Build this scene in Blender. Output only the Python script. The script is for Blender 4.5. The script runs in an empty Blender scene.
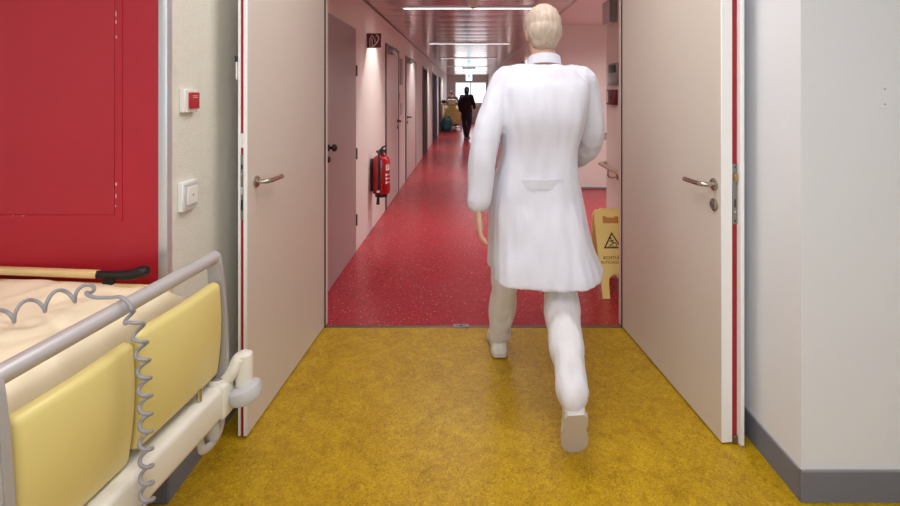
import bpy, bmesh, math, random
from mathutils import Vector, Matrix, Euler, noise
from mathutils.bvhtree import BVHTree
random.seed(4)
R = math.radians
sc = bpy.context.scene
C = sc.collection

# ------------------------------------------------------------------ camera, world, light, exposure
F, CX, CY, H = 475.0, 467.0, 94.0, 1.44
cam_d = bpy.data.cameras.new('camera'); cam = bpy.data.objects.new('camera', cam_d); C.objects.link(cam)
cam.location = (0, 0, H); cam.rotation_euler = (R(90), 0, 0)
cam_d.sensor_width = 36; cam_d.lens = 36 * F / 900
cam_d.shift_x = -(CX - 450) / 900; cam_d.shift_y = -(253 - CY) / 900
cam_d.clip_start = .05; cam_d.clip_end = 200
sc.camera = cam

world = bpy.data.worlds.new('sky'); sc.world = world; world.use_nodes = True
wb = world.node_tree.nodes['Background']
wb.inputs[0].default_value = (.86, .93, 1, 1); wb.inputs[1].default_value = 1.5

def area(name, loc, rot, sx, sy, power, color=(1, 1, 1), spread=180):
    l = bpy.data.lights.new(name, 'AREA'); l.shape = 'RECTANGLE'; l.size = sx; l.size_y = sy
    l.energy = power; l.color = color; l.spread = R(spread)
    o = bpy.data.objects.new(name, l); C.objects.link(o); o.location = loc; o.rotation_euler = rot
    return o
# daylight through the window behind the camera (pane at Y=-2.6)
area('daylight', (-.2, -2.45, 1.65), (R(90), 0, 0), 4.2, 1.5, 31, (.80, .90, 1))
# daylight through the glazed end of the corridor
area('end_daylight', (.2, 23.7, 1.5), (R(-90), 0, 0), 1.6, 1.2, 12, (.93, .97, 1))
# the added fill light of the recess stands with the lamps below
sc.view_settings.view_transform = 'Standard'; sc.view_settings.look = 'None'
sc.view_settings.gamma = 1; sc.view_settings.use_curve_mapping = False
sc.view_settings.exposure = 0.0
ROOM_LAMP, HALL_LAMP, SPOT_LAMP = 28, 18, 28

# ------------------------------------------------------------------ helpers
def s2l(c):
    return tuple(((x / 255) / 12.92 if x / 255 <= .04045 else ((x / 255 + .055) / 1.055) ** 2.4) for x in c) + (1,)

def mat(name, rgb, rough=.5, metal=0., var=.0, vscale=8., bump=0., bscale=200., emit=0., coat=0., alpha=1., trans=0., stretch=None):
    m = bpy.data.materials.new(name); m.use_nodes = True
    nt = m.node_tree; b = nt.nodes['Principled BSDF']
    col = s2l(rgb)
    b.inputs['Base Color'].default_value = col
    b.inputs['Roughness'].default_value = rough; b.inputs['Metallic'].default_value = metal
    b.inputs['Coat Weight'].default_value = coat; b.inputs['Alpha'].default_value = alpha
    b.inputs['Transmission Weight'].default_value = trans
    if emit:
        b.inputs['Emission Color'].default_value = col; b.inputs['Emission Strength'].default_value = emit
    tc = nt.nodes.new('ShaderNodeTexCoord'); src = tc.outputs['Object']
    if stretch:
        mp = nt.nodes.new('ShaderNodeMapping'); mp.inputs['Scale'].default_value = stretch
        nt.links.new(src, mp.inputs['Vector']); src = mp.outputs['Vector']
    if var:
        n = nt.nodes.new('ShaderNodeTexNoise'); n.inputs['Scale'].default_value = vscale; n.inputs['Detail'].default_value = 5
        r = nt.nodes.new('ShaderNodeValToRGB')
        r.color_ramp.elements[0].position = .3; r.color_ramp.elements[1].position = .7
        r.color_ramp.elements[0].color = tuple(c * (1 - var) for c in col[:3]) + (1,)
        r.color_ramp.elements[1].color = tuple(min(1, c * (1 + var)) for c in col[:3]) + (1,)
        nt.links.new(src, n.inputs['Vector']); nt.links.new(n.outputs['Fac'], r.inputs['Fac'])
        nt.links.new(r.outputs['Color'], b.inputs['Base Color'])
    if bump:
        n2 = nt.nodes.new('ShaderNodeTexNoise'); n2.inputs['Scale'].default_value = bscale; n2.inputs['Detail'].default_value = 3
        bp = nt.nodes.new('ShaderNodeBump'); bp.inputs['Strength'].default_value = bump; bp.inputs['Distance'].default_value = .01
        nt.links.new(src, n2.inputs['Vector']); nt.links.new(n2.outputs['Fac'], bp.inputs['Height'])
        nt.links.new(bp.outputs['Normal'], b.inputs['Normal'])
    return m

def floor_yellow():
    m = mat('yellow_linoleum', (196, 150, 12), .38); nt = m.node_tree; b = nt.nodes['Principled BSDF']
    tc = nt.nodes.new('ShaderNodeTexCoord')
    fac = []
    for sc_, dt, ds in ((9, 6, 1.5), (70, 4, 2.0)):
        n = nt.nodes.new('ShaderNodeTexNoise'); n.inputs['Scale'].default_value = sc_; n.inputs['Detail'].default_value = dt
        n.inputs['Distortion'].default_value = ds; nt.links.new(tc.outputs['Object'], n.inputs['Vector']); fac.append(n)
    mx = nt.nodes.new('ShaderNodeMath'); mx.operation = 'MULTIPLY_ADD'; mx.inputs[1].default_value = .3
    ad = nt.nodes.new('ShaderNodeMath'); ad.operation = 'MULTIPLY'; ad.inputs[1].default_value = .7
    nt.links.new(fac[1].outputs['Fac'], ad.inputs[0]); nt.links.new(fac[0].outputs['Fac'], mx.inputs[0]); nt.links.new(ad.outputs[0], mx.inputs[2])
    r = nt.nodes.new('ShaderNodeValToRGB'); e = r.color_ramp.elements
    e[0].position = .36; e[0].color = s2l((148, 110, 2)); e[1].position = .64; e[1].color = s2l((206, 170, 28))
    x = e.new(.5); x.color = s2l((184, 144, 8))
    nt.links.new(mx.outputs[0], r.inputs['Fac']); nt.links.new(r.outputs['Color'], b.inputs['Base Color'])
    return m

def floor_red():
    m = mat('red_speckled_vinyl', (176, 38, 48), .26); nt = m.node_tree; b = nt.nodes['Principled BSDF']
    tc = nt.nodes.new('ShaderNodeTexCoord')
    v = nt.nodes.new('ShaderNodeTexVoronoi'); v.inputs['Scale'].default_value = 42
    nt.links.new(tc.outputs['Object'], v.inputs['Vector'])
    lt = nt.nodes.new('ShaderNodeMath'); lt.operation = 'LESS_THAN'; lt.inputs[1].default_value = .17
    nt.links.new(v.outputs['Distance'], lt.inputs[0])
    sp = nt.nodes.new('ShaderNodeSeparateColor'); nt.links.new(v.outputs['Color'], sp.inputs[0])
    g = nt.nodes.new('ShaderNodeMath'); g.operation = 'GREATER_THAN'; g.inputs[1].default_value = .55
    nt.links.new(sp.outputs[0], g.inputs[0])
    mu = nt.nodes.new('ShaderNodeMath'); mu.operation = 'MULTIPLY'; nt.links.new(lt.outputs[0], mu.inputs[0]); nt.links.new(g.outputs[0], mu.inputs[1])
    n = nt.nodes.new('ShaderNodeTexNoise'); n.inputs['Scale'].default_value = 55; n.inputs['Detail'].default_value = 4
    nt.links.new(tc.outputs['Object'], n.inputs['Vector'])
    r = nt.nodes.new('ShaderNodeValToRGB'); e = r.color_ramp.elements
    e[0].position = .35; e[0].color = s2l((146, 32, 44)); e[1].position = .65; e[1].color = s2l((182, 48, 60))
    nt.links.new(n.outputs['Fac'], r.inputs['Fac'])
    mix = nt.nodes.new('ShaderNodeMixRGB'); mix.inputs[2].default_value = s2l((236, 160, 150))
    nt.links.new(mu.outputs[0], mix.inputs[0]); nt.links.new(r.outputs['Color'], mix.inputs[1])
    nt.links.new(mix.outputs[0], b.inputs['Base Color'])
    return m

M = dict(
    yfloor=floor_yellow(), rfloor=floor_red(),
    cream_wall=mat('cream_textured_paint', (226, 222, 212), .6, var=.02, vscale=30, bump=.25, bscale=140),
    white_wall=mat('white_paint', (229, 231, 238), .6, bump=.08, bscale=150),
    hall_wall=mat('hall_paint', (228, 219, 214), .55, bump=.05, bscale=150),
    ceil_white=mat('ceiling_paint', (236, 236, 234), .8),
    slat=mat('brushed_ceiling_metal', (220, 200, 200), .2, metal=.85, var=.04, vscale=3, stretch=(6, .3, 1)),
    red_paint=mat('red_gloss_paint', (176, 24, 42), .4, var=.05, vscale=5),
    red_hatch=mat('red_hatch_paint', (174, 30, 44), .42, var=.04, vscale=4),
    chip=mat('chipped_undercoat', (228, 190, 190), .7),
    alu=mat('anodised_aluminium', (206, 208, 212), .35, metal=.6),
    base=mat('grey_skirting_vinyl', (116, 118, 131), .45, var=.03, vscale=20),
    caulk=mat('skirting_cap', (140, 140, 146), .5),
    leaf=mat('door_laminate', (216, 206, 197), .36, var=.015, vscale=2),
    leaf_edge=mat('white_door_edge', (248, 248, 250), .4),
    leaf_red=mat('red_door_edge', (160, 24, 36), .45, var=.05, vscale=20),
    frame=mat('door_frame_lacquer', (226, 214, 208), .4),
    seal=mat('black_rubber', (24, 22, 24), .6),
    steel=mat('brushed_steel', (186, 178, 168), .24, metal=1., var=.05, vscale=60),
    dsteel=mat('dull_steel', (148, 146, 144), .35, metal=1.),
    brass=mat('brass', (190, 160, 90), .35, metal=1.),
    black=mat('black_plastic', (26, 25, 28), .4),
    hall_door=mat('hall_door_laminate', (206, 190, 186), .4),
    hall_grey=mat('hall_grey_door', (166, 148, 146), .38),
    brown_doorway_door=mat('dark_brown_doorway_and_door', (58, 36, 36), .9),  # dark of an open doorway put into the colour; also one plain door
    blue_doorway=mat('navy_doorway_dark', (34, 30, 72), .9),  # dark inside of an open doorway put into the colour
    dark_frame=mat('dark_door_frame', (88, 78, 78), .4),
    ext_red=mat('extinguisher_red', (166, 8, 22), .22, coat=.5),
    sign_red=mat('sign_maroon', (104, 20, 30), .4),
    white=mat('white_plastic', (236, 235, 230), .35),
    offwhite=mat('bed_white_lacquer', (232, 228, 218), .32),
    grey=mat('grey_plastic', (150, 146, 148), .45),
    lgrey=mat('light_grey_plastic', (196, 195, 197), .4),
    rail=mat('satin_rail_metal', (196, 192, 194), .38, metal=.3),
    railgrey=mat('grey_rail_bracket', (176, 172, 172), .4, metal=.2),
    panel=mat('yellow_panel_laminate', (226, 209, 136), .34, var=.01, vscale=4),
    mattress=mat('cream_mattress_cover', (248, 234, 204), .42, var=.05, vscale=5, bump=.15, bscale=14),
    wood=mat('pale_maple', (238, 208, 146), .4, var=.08, vscale=12, stretch=(1, 8, 8)),
    rail_wood=mat('weathered_beech', (190, 166, 146), .42, var=.06, vscale=12, stretch=(8, 1, 8)),
    cord=mat('grey_cord', (150, 148, 154), .38),
    lamp=mat('lamp_diffuser', (255, 250, 246), .5, emit=9),
    roomlamp=mat('ceiling_panel_diffuser', (255, 252, 248), .5, emit=3),
    yellow_sign=mat('yellow_sign_plastic', (248, 224, 142), .38),
    sign_brown=mat('sign_dark_print', (88, 40, 30), .5),
    sign_orange=mat('sign_orange_slot', (206, 140, 70), .5),
    exit=mat('exit_light', (200, 240, 250), .4, emit=2.2),
    exit_green=mat('exit_green', (60, 170, 120), .4, emit=.6),
    skin=mat('skin', (214, 168, 146), .5),
    coat=mat('white_coat_cotton', (218, 218, 232), .75, bump=.12, bscale=90),
    trouser=mat('white_trouser_cotton', (222, 219, 226), .75, bump=.12, bscale=90),
    clog=mat('white_clog', (226, 222, 216), .5),
    sole=mat('grey_sole', (204, 196, 192), .6),
    hair_fair=mat('fair_hair', (188, 170, 156), .6, var=.15, vscale=30, stretch=(4, 4, .5)),
    hair_dark=mat('dark_hair', (34, 24, 24), .5, var=.2, vscale=30),
    lip=mat('lip', (186, 118, 106), .5), eye=mat('eye_white', (235, 232, 228), .2), iris=mat('iris', (70, 60, 50), .2),
    cloth_dark=mat('dark_cloth', (46, 34, 40), .8), cloth_navy=mat('navy_cloth', (52, 44, 58), .8),
    shoe_dark=mat('dark_shoe', (40, 34, 36), .5),
    bag_yellow=mat('yellow_bag_plastic', (234, 216, 140), .35, var=.12, vscale=8),
    bag_teal=mat('teal_bag_plastic', (52, 104, 116), .35, var=.15, vscale=8),
    linen=mat('linen', (222, 208, 204), .8), dlinen=mat('dark_linen', (84, 66, 66), .8),
    glass=mat('clear_glass', (255, 255, 255), .02, trans=1.),
    sealmark=mat('threshold_metal', (120, 104, 96), .35, metal=.8),
)

TOP = {}
def mesh_obj(name, bm, m, smooth):
    me = bpy.data.meshes.new(name); bm.normal_update(); bm.to_mesh(me); bm.free()
    return finish(name, me, m, smooth)
def finish(name, me, m, smooth):
    if smooth:
        for p in me.polygons: p.use_smooth = True
        if smooth != 'all':
            try: me.set_sharp_from_angle(angle=R(38))
            except Exception: pass
    for x in (m if isinstance(m, (list, tuple)) else [m]): me.materials.append(M[x])
    o = bpy.data.objects.new(name, me); C.objects.link(o)
    return o
def obj(name, bm, m, parent=None, smooth=True, local=False):
    """bm in world coordinates (or in the root's own when local)"""
    if isinstance(bm, bpy.types.Mesh): me = bm; o = finish(name, me, m, smooth)
    else: o = mesh_obj(name, bm, m, smooth); me = o.data
    if parent is not None:
        W = TOP[parent.name]
        if not local: me.transform(W.inverted())
        o.parent = parent; TOP[o.name] = W
    else:
        xs = [v.co for v in me.vertices]
        lo = Vector((min(v.x for v in xs), min(v.y for v in xs), min(v.z for v in xs)))
        hi = Vector((max(v.x for v in xs), max(v.y for v in xs), max(v.z for v in xs)))
        c = Vector(((lo.x + hi.x) / 2, (lo.y + hi.y) / 2, lo.z))
        me.transform(Matrix.Translation(-c)); o.location = c; TOP[o.name] = Matrix.Translation(c)
    return o
def tag(o, label=None, cat=None, group=None, kind=None):
    if label: o['label'] = label
    if cat: o['category'] = cat
    if group: o['group'] = group
    if kind: o['kind'] = kind
    return o
def thing(name, label, cat, loc=(0, 0, 0), rz=0., group=None, kind=None):
    o = bpy.data.objects.new(name, None); C.objects.link(o); o.empty_display_size = .1
    o.location = loc; o.rotation_euler = (0, 0, rz)
    TOP[o.name] = Matrix.Translation(Vector(loc)) @ Matrix.Rotation(rz, 4, 'Z')
    return tag(o, label, cat, group, kind)
def struct(name, bm, m, label, cat, smooth=False):
    return tag(obj(name, bm, m, smooth=smooth), label, cat, kind='structure')

def BM(): return bmesh.new()
def box(bm, lo, hi, bevel=0., seg=2, Mx=None):
    t = BM(); bmesh.ops.create_cube(t, size=1)
    lo, hi = Vector(lo), Vector(hi)
    for v in t.verts:
        v.co = Vector(((lo.x + hi.x) / 2 + v.co.x * (hi.x - lo.x), (lo.y + hi.y) / 2 + v.co.y * (hi.y - lo.y), (lo.z + hi.z) / 2 + v.co.z * (hi.z - lo.z)))
    if bevel: bmesh.ops.bevel(t, geom=t.edges[:], offset=bevel, segments=seg, affect='EDGES', profile=.5)
    return merge(bm, t, Mx)
def merge(bm, t, Mx=None):
    if Mx is not None: bmesh.ops.transform(t, matrix=Mx, verts=t.verts[:])
    me = bpy.data.meshes.new('tmp'); t.to_mesh(me); t.free(); bm.from_mesh(me); bpy.data.meshes.remove(me)
    return bm
def bxo(lo, hi, bevel=0., seg=2): return box(BM(), lo, hi, bevel, seg)
def rings(bm, rs, cap=True):
    vr = [[bm.verts.new(p) for p in r] for r in rs]; n = len(rs[0])
    for a, b in zip(vr, vr[1:]):
        for i in range(n): bm.faces.new((a[i], a[(i + 1) % n], b[(i + 1) % n], b[i]))
    if cap: bm.faces.new(vr[0][::-1]); bm.faces.new(vr[-1])
    return bm
def tube(bm, pts, rad, seg=12, cap=True, flat=1., up=None):
    """swept tube, rad a number or one per point; flat squeezes the second axis"""
    pts = [Vector(p) for p in pts]; n = len(pts)
    rad = rad if isinstance(rad, (list, tuple)) else [rad] * n
    t0 = (pts[1] - pts[0]).normalized()
    a = Vector(up) if up else (Vector((0, 0, 1)) if abs(t0.z) < .9 else Vector((1, 0, 0)))
    a = (a - t0 * a.dot(t0)).normalized(); out = []
    for i, p in enumerate(pts):
        t = (pts[min(i + 1, n - 1)] - pts[max(i - 1, 0)]).normalized()
        a = (a - t * a.dot(t)).normalized(); b = t.cross(a)
        out.append([p + a * (math.cos(2 * math.pi * k / seg) * rad[i]) + b * (math.sin(2 * math.pi * k / seg) * rad[i] * flat) for k in range(seg)])
    rings(bm, out, cap); bmesh.ops.recalc_face_normals(bm, faces=bm.faces[:])
    return bm
def spline(pts, k=6):
    pts = [Vector(p) for p in pts]; P = [2 * pts[0] - pts[1]] + pts + [2 * pts[-1] - pts[-2]]; out = []
    for i in range(1, len(P) - 2):
        a, b, c, d = P[i - 1:i + 3]
        for j in range(k):
            t = j / k
            out.append(.5 * ((2 * b) + (c - a) * t + (2 * a - 5 * b + 4 * c - d) * t * t + (3 * b - a - 3 * c + d) * t ** 3))
    out.append(pts[-1]); return out
def lerp_list(vals, k):
    out = []
    for a, b in zip(vals, vals[1:]):
        for j in range(k): out.append(a + (b - a) * j / k)
    out.append(vals[-1]); return out
def lathe(bm, prof, Mx, seg=20):
    t = BM()
    rings(t, [[Vector((r * math.cos(2 * math.pi * k / seg), r * math.sin(2 * math.pi * k / seg), z)) for k in range(seg)] for r, z in prof])
    bmesh.ops.recalc_face_normals(t, faces=t.faces[:])
    return merge(bm, t, Mx)
def AX(p, d):
    """matrix that puts +Z along d at p"""
    return Matrix.Translation(Vector(p)) @ Vector(d).to_track_quat('Z', 'Y').to_matrix().to_4x4()
def prism(bm, poly, Mx, h):
    """poly in XY extruded to z=h, then Mx"""
    t = BM(); a = [t.verts.new((x, y, 0)) for x, y in poly]; f = t.faces.new(a)
    r = bmesh.ops.extrude_face_region(t, geom=[f]); bmesh.ops.translate(t, verts=[g for g in r['geom'] if isinstance(g, bmesh.types.BMVert)], vec=(0, 0, h))
    bmesh.ops.recalc_face_normals(t, faces=t.faces[:])
    return merge(bm, t, Mx)
def basis(o, x, y, z=None):
    x, y = Vector(x).normalized(), Vector(y).normalized(); z = x.cross(y)
    m = Matrix((x, y, z)).transposed().to_4x4(); m.translation = Vector(o); return m
def text(name, s, size, m, parent, Mx, depth=.0006):
    cu = bpy.data.curves.new('t', 'FONT'); cu.body = s; cu.size = size; cu.extrude = depth; cu.align_x = 'CENTER'; cu.align_y = 'CENTER'
    t = bpy.data.objects.new('t', cu); C.objects.link(t); bpy.context.view_layer.update()
    me = bpy.data.meshes.new_from_object(t.evaluated_get(bpy.context.evaluated_depsgraph_get()))
    bpy.data.objects.remove(t); bpy.data.curves.remove(cu); me.transform(Mx); me.materials.clear()
    return obj(name, me, m, parent, smooth=False)
def remesh(bm, voxel, it=4, fold=None):
    me = bpy.data.meshes.new('r'); bmesh.ops.recalc_face_normals(bm, faces=bm.faces[:]); bm.to_mesh(me); bm.free()
    o = bpy.data.objects.new('r', me); C.objects.link(o)
    r = o.modifiers.new('r', 'REMESH'); r.mode = 'VOXEL'; r.voxel_size = voxel; r.use_smooth_shade = True
    s = o.modifiers.new('s', 'SMOOTH'); s.factor = .5; s.iterations = it
    bpy.context.view_layer.update()
    out = bpy.data.meshes.new_from_object(o.evaluated_get(bpy.context.evaluated_depsgraph_get()))
    bpy.data.objects.remove(o); bpy.data.meshes.remove(me)
    out.materials.clear()
    if fold:
        amp, fx, fz = fold
        ns = [v.normal.copy() for v in out.vertices]
        for v, n in zip(out.vertices, ns):
            c = v.co
            w = noise.noise(Vector((c.x * fx, c.y * fx, c.z * fz))) + .5 * noise.noise(Vector((c.x * fx * 2.3 + 7, c.y * fx * 2.3, c.z * fz * 2)))
            v.co = c + n * (amp * w)
    return out

# ------------------------------------------------------------------ the setting
WL, WR, DW = -1.056, 1.181, 2.94           # reveal walls, door wall
CL, CR = -1.014, 1.083                    # corridor walls
REV = 1.68                                # facing walls
END = 24.0
struct('floor', bxo((-3, -2.6, -.1), (3, DW, 0)), 'yfloor', 'mottled yellow linoleum floor of the patient room', 'floor')
struct('floor.001', bxo((-3, DW, -.1), (3.4, END, 0)), 'rfloor', 'red speckled vinyl floor of the hospital corridor', 'floor')
b = BM(); box(b, (-.93, DW - .012, -.01), (1.02, DW + .012, .004), .002, 1)
struct('trim_1', b, 'sealmark', 'dark metal threshold strip between yellow and red floors', 'threshold')
struct('ceiling', bxo((-3, -2.6, 2.7), (3, 3.05, 2.8)), 'ceil_white', 'white ceiling of the patient room', 'ceiling')
struct('ceiling.002', bxo((CR, 3.05, 2.49), (3.4, 7.2, 2.6)), 'ceil_white', 'plain plaster ceiling over the corridor recess', 'ceiling')
# slatted metal ceiling: one profile with joints, very slightly cambered panels
b = BM(); prof = []; y = 3.05; per = .43
while y < END:
    for k in range(7):
        t = k / 6; prof.append((y + t * (per - .008), 2.37 - .0022 * math.sin(math.pi * t)))
    prof += [(y + per - .008, 2.385), (y + per, 2.385)]; y += per
lo = [[b.verts.new((x, py, pz)) for x in (CL, CR)] for py, pz in prof]
for p, q in zip(lo, lo[1:]): b.faces.new((p[0], q[0], q[1], p[1]))
bmesh.ops.recalc_face_normals(b, faces=b.faces[:])
r = bmesh.ops.solidify(b, geom=b.faces[:], thickness=.02) if False else None
struct('ceiling.001', b, 'slat', 'shiny metal panel ceiling of the corridor', 'ceiling')
struct('ceiling.003', bxo((CL - .1, 3.05, 2.44), (CR, END, 2.5)), 'ceil_white', 'slab hidden above the metal panels of the corridor', 'ceiling')
struct('trim_2', bxo((CR - .01, 3.05, 2.36), (CR + .012, END, 2.5)), 'alu', 'metal edge strip along the corridor ceiling at the recess', 'trim')
struct('trim_3', bxo((CL - .004, 3.05, 2.355), (CL + .012, END, 2.375)), 'dark_frame', 'dark edge strip of the metal ceiling above the row of doors', 'trim')

# facing wall on the bed side, painted red, with a hatch
wl = struct('wall_left', bxo((-3, REV, 0), (WL, DW + .1, 2.7)), 'cream_wall', 'cream textured wall stub beside the bed holding both switches', 'wall')
def PX(x, d): return (x - CX) * d / F
def PZ(y, d): return H - (y - CY) * d / F
rw = struct('wall_front', bxo((-3, REV - .007, 0), (PX(158, REV - .007), REV, 2.7)), 'red_paint', 'red painted panelled wall behind the hospital bed', 'wall')
x1, z1 = PX(122, REV - .009), PZ(222, REV - .009)
def frame_strip(bm, x0, x1, z0, z1, w, y0, y1):
    box(bm, (x1 - w, y0, z0), (x1, y1, z1)); box(bm, (x0, y0, z0), (x1 - w, y1, z0 + w)); return bm
b = BM(); frame_strip(b, -2.6, x1, z1, 2.6, .024, REV - .0092, REV - .002)
obj('hatch_frame', b, 'red_paint', rw, smooth=False)
b = bxo((-2.6, REV - .0098, z1 + .0265), (x1 - .0265, REV - .002, 2.6), .001, 1); obj('hatch_panel', b, 'red_hatch', rw, smooth=False)
b = BM()
for (px, py, w, h) in ((117, 14, 1.0, 8), (117, 22, 1.2, 5), (117.3, 37, 1.2, 4), (117, 184, 1.8, 5), (117, 196, 1.2, 6), (116.6, 206, .9, 3), (24, 215.8, 4, .8), (14, 215.8, 2, .8)):
    cx_, cz_ = PX(px - .9, REV - .0095), PZ(py, REV - .0095); kx, kz = w * REV / F * .5, h * REV / F * .5
    n = 7; prism(b, [(kx * math.cos(2 * math.pi * k / n) * random.uniform(.6, 1), kz * math.sin(2 * math.pi * k / n) * random.uniform(.6, 1)) for k in range(n)],
                 basis((cx_, REV - .0088, cz_), (1, 0, 0), (0, 0, 1)), .0015)
tag(obj('paint_chip', b, 'chip', rw, smooth=False), kind='stuff')
b = BM(); box(b, (PX(158, REV - .009), REV - .009, 0), (WL + .0005, REV, 2.7), .002, 2); box(b, (WL - .004, REV - .006, 0), (WL + .001, REV + .02, 2.7))
struct('trim_4', b, 'alu', 'pale aluminium corner guard between red wall and cream wall', 'trim', smooth=True)
struct('wall_right', bxo((WR, REV, 0), (3, DW + .1, 2.7)), 'white_wall', 'white wall corner beside the open door with the lock', 'wall')
def skirting(name, lo, hi, label):
    r = struct(name, bxo(lo, hi, .002, 1), 'base', label, 'skirting')
    l2 = (lo[0], lo[1], hi[2] - .001); h2 = (hi[0], hi[1], hi[2] + .004)
    obj('cap_bead', bxo(l2, h2), 'caulk', r, smooth=False)
skirting('baseboard_right', (WR - .006, REV - .006, 0), (WR, DW, .108), 'grey skirting along the narrow wall behind the open door with the lock')
skirting('baseboard_front', (WR - .006, REV - .008, 0), (3, REV, .108), 'grey skirting under the bright white wall')
skirting('baseboard_left', (WL, REV - .006, 0), (WL + .006, DW, .108), 'grey skirting beneath the switches behind the bed')
skirting('baseboard_back', (-3, REV - .013, 0), (WL + .006, REV - .0085, .108), 'grey skirting under the red wall')
# room shell behind the camera
struct('wall_side', bxo((-3.1, -2.6, 0), (-3, REV, 2.7)), 'white_wall', 'white side wall of the patient room on the bed side', 'wall')
struct('wall_side.001', bxo((3, -2.6, 0), (3.1, REV, 2.7)), 'white_wall', 'white side wall of the patient room facing the bed', 'wall')
b = BM(); box(b, (-3, -2.7, 0), (3, -2.6, .85)); box(b, (-3, -2.7, 2.45), (3, -2.6, 2.7)); box(b, (-3, -2.7, .85), (-2.4, -2.6, 2.45)); box(b, (2.0, -2.7, .85), (3, -2.6, 2.45))
struct('wall_back', b, 'white_wall', 'white window wall at the back of the patient room', 'wall')
def window(name, x0, x1, z0, z1, y, label, mull):
    w = thing(name, label, 'window', ((x0 + x1) / 2, y, z0), kind='structure')
    b = BM(); t = .05
    box(b, (x0, y - .03, z0), (x1, y + .03, z0 + t)); box(b, (x0, y - .03, z1 - t), (x1, y + .03, z1))
    for k in range(mull + 1):
        xx = x0 + (x1 - x0 - t) * k / mull; box(b, (xx, y - .03, z0 + t), (xx + t, y + .03, z1 - t))
    obj('window_frame', b, 'white', w, smooth=False)
    obj('window_pane', bxo((x0 + .01, y - .004, z0 + .01), (x1 - .01, y + .004, z1 - .01)), 'glass', w, smooth=False)
    return w
window('window_1', -2.4, 2.0, .85, 2.45, -2.65, 'wide white framed window behind the patient bed', 3)
# door wall
b = BM(); box(b, (WL, DW, 0), (-.9, 3.05, 2.7)); box(b, (.985, DW, 0), (WR, 3.05, 2.7)); box(b, (-.9, DW, 2.1), (.985, 3.05, 2.7))
struct('wall_door', b, 'hall_wall', 'wall with the double door opening between room and corridor', 'wall')
b = BM(); X0, X1 = -.876, .955
for (xa, xb) in ((-.92, X0), (X1, 1.0)): box(b, (xa, DW - .012, 0), (xb, 2.99, 2.14), .003, 1)
box(b, (X0, DW - .012, 2.08), (X1, 2.99, 2.14), .003, 1)
fr = struct('trim_5', b, 'frame', 'pale lacquered steel frame around the double door opening', 'door frame', smooth=True)
for xs, sg in ((X0, 1), (X1, -1)):
    obj('rubber_seal', bxo((xs - .002, DW - .016, .005), (xs + .004, DW - .008, 2.08)) if sg > 0 else bxo((xs - .004, DW - .016, .005), (xs + .002, DW - .008, 2.08)), 'seal', fr, smooth=False)

# open door leaves
def door_leaf(name, hinge, outer, out, layers, lip, label):
    """out: +1 when the back of the leaf faces +X"""
    hx, hy = hinge; v = Vector((outer[0] - hx, outer[1] - hy, 0)); W = v.length; w = v.normalized()
    n = Vector((-w.y, w.x, 0)); n = n if n.x * out > 0 else -n        # towards the wall behind
    z0, z1 = .008, 2.075
    d = thing(name, label, 'door', (hx, hy, 0), kind='structure')
    Mx = basis((hx, hy, 0), w, n)
    if Mx.to_3x3().determinant() < 0: pass
    flip = Mx.to_3x3().col[2].z < 0
    def lb(a0, a1, t0, t1, za=z0, zb=z1, bev=.0015):
        bm = BM(); return box(bm, (a0, t0, -zb if flip else za), (a1, t1, -za if flip else zb), bev, 1, Mx)
    t1, t2, t3 = layers
    obj('face_panel', lb(.004, W - .006, -.001, t1), 'leaf', d)
    obj('edge_band', lb(W - .006, W, -.0015, t1), 'leaf_edge', d)
    obj('red_edge', lb(.004, W - .004, t1, t2), 'leaf_red', d)
    obj('back_panel', lb(.004, W + lip - .0, t2, t3, z0 - (.004 if lip else 0)), 'leaf_edge', d)
    obj('hinge_seal', lb(0, .004, 0, t1, bev=.0005), 'seal', d)
    return d, Mx, w, n, W, flip
d1, M1, w1, n1, W1, f1 = door_leaf('door_1', (-.879, DW - .01), PXY if False else (PX(246.5, 1.985), 1.985), -1, (.014, .026, .037), 0, 'open pale door leaf beside the bed without a keyhole')
d2, M2, w2, n2, W2, f2 = door_leaf('door_2', (.957, DW - .01), (PX(722, 1.949), 1.949), 1, (.045, .068, .084), .020, 'open pale door leaf with keyhole next to the yellow sign')
def lever(d, w, n, hinge, W, back, z, m='steel'):
    """lever on the room face, pointing to the hinge side"""
    p = Vector((hinge[0], hinge[1], z)) + w * (W - back); o = -n
    hd = obj('door_handle', tube(BM(), spline([p + o * .004, p + o * .035, p + o * .05 - w * .012, p + o * .055 - w * .04, p + o * .056 - w * .125, p + o * .05 - w * .138], 6), .0105, 14), m, d)
    tag(hd, 'brushed steel lever handle')
    obj('rose', lathe(BM(), [(.001, .009), (.022, .009), (.026, .006), (.026, -.001)], AX(p, o), 28), m, hd)
    return p
def xy(d): return d.location.x, d.location.y
p2 = lever(d2, w2, n2, xy(d2), W2, .05, 1.06)
kp = p2 + Vector((0, 0, -.085)) + w2 * .001
ks = obj('keyhole_rose', lathe(BM(), [(.001, .010), (.02, .010), (.026, .006), (.026, -.001)], AX(kp, -n2), 28), 'steel', d2)
b = BM(); lathe(b, [(.001, .004), (.0085, .004), (.0085, -.002)], AX(kp - n2 * .009 + Vector((0, 0, .004)), -n2), 16); box(b, kp - n2 * .0135 + Vector((-.003, -.005, -.016)), kp - n2 * .009 + Vector((.003, .005, .002)))
obj('cylinder', b, 'dsteel', ks)
p1 = lever(d1, w1, n1, xy(d1), W1, .080, 1.06)
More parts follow.
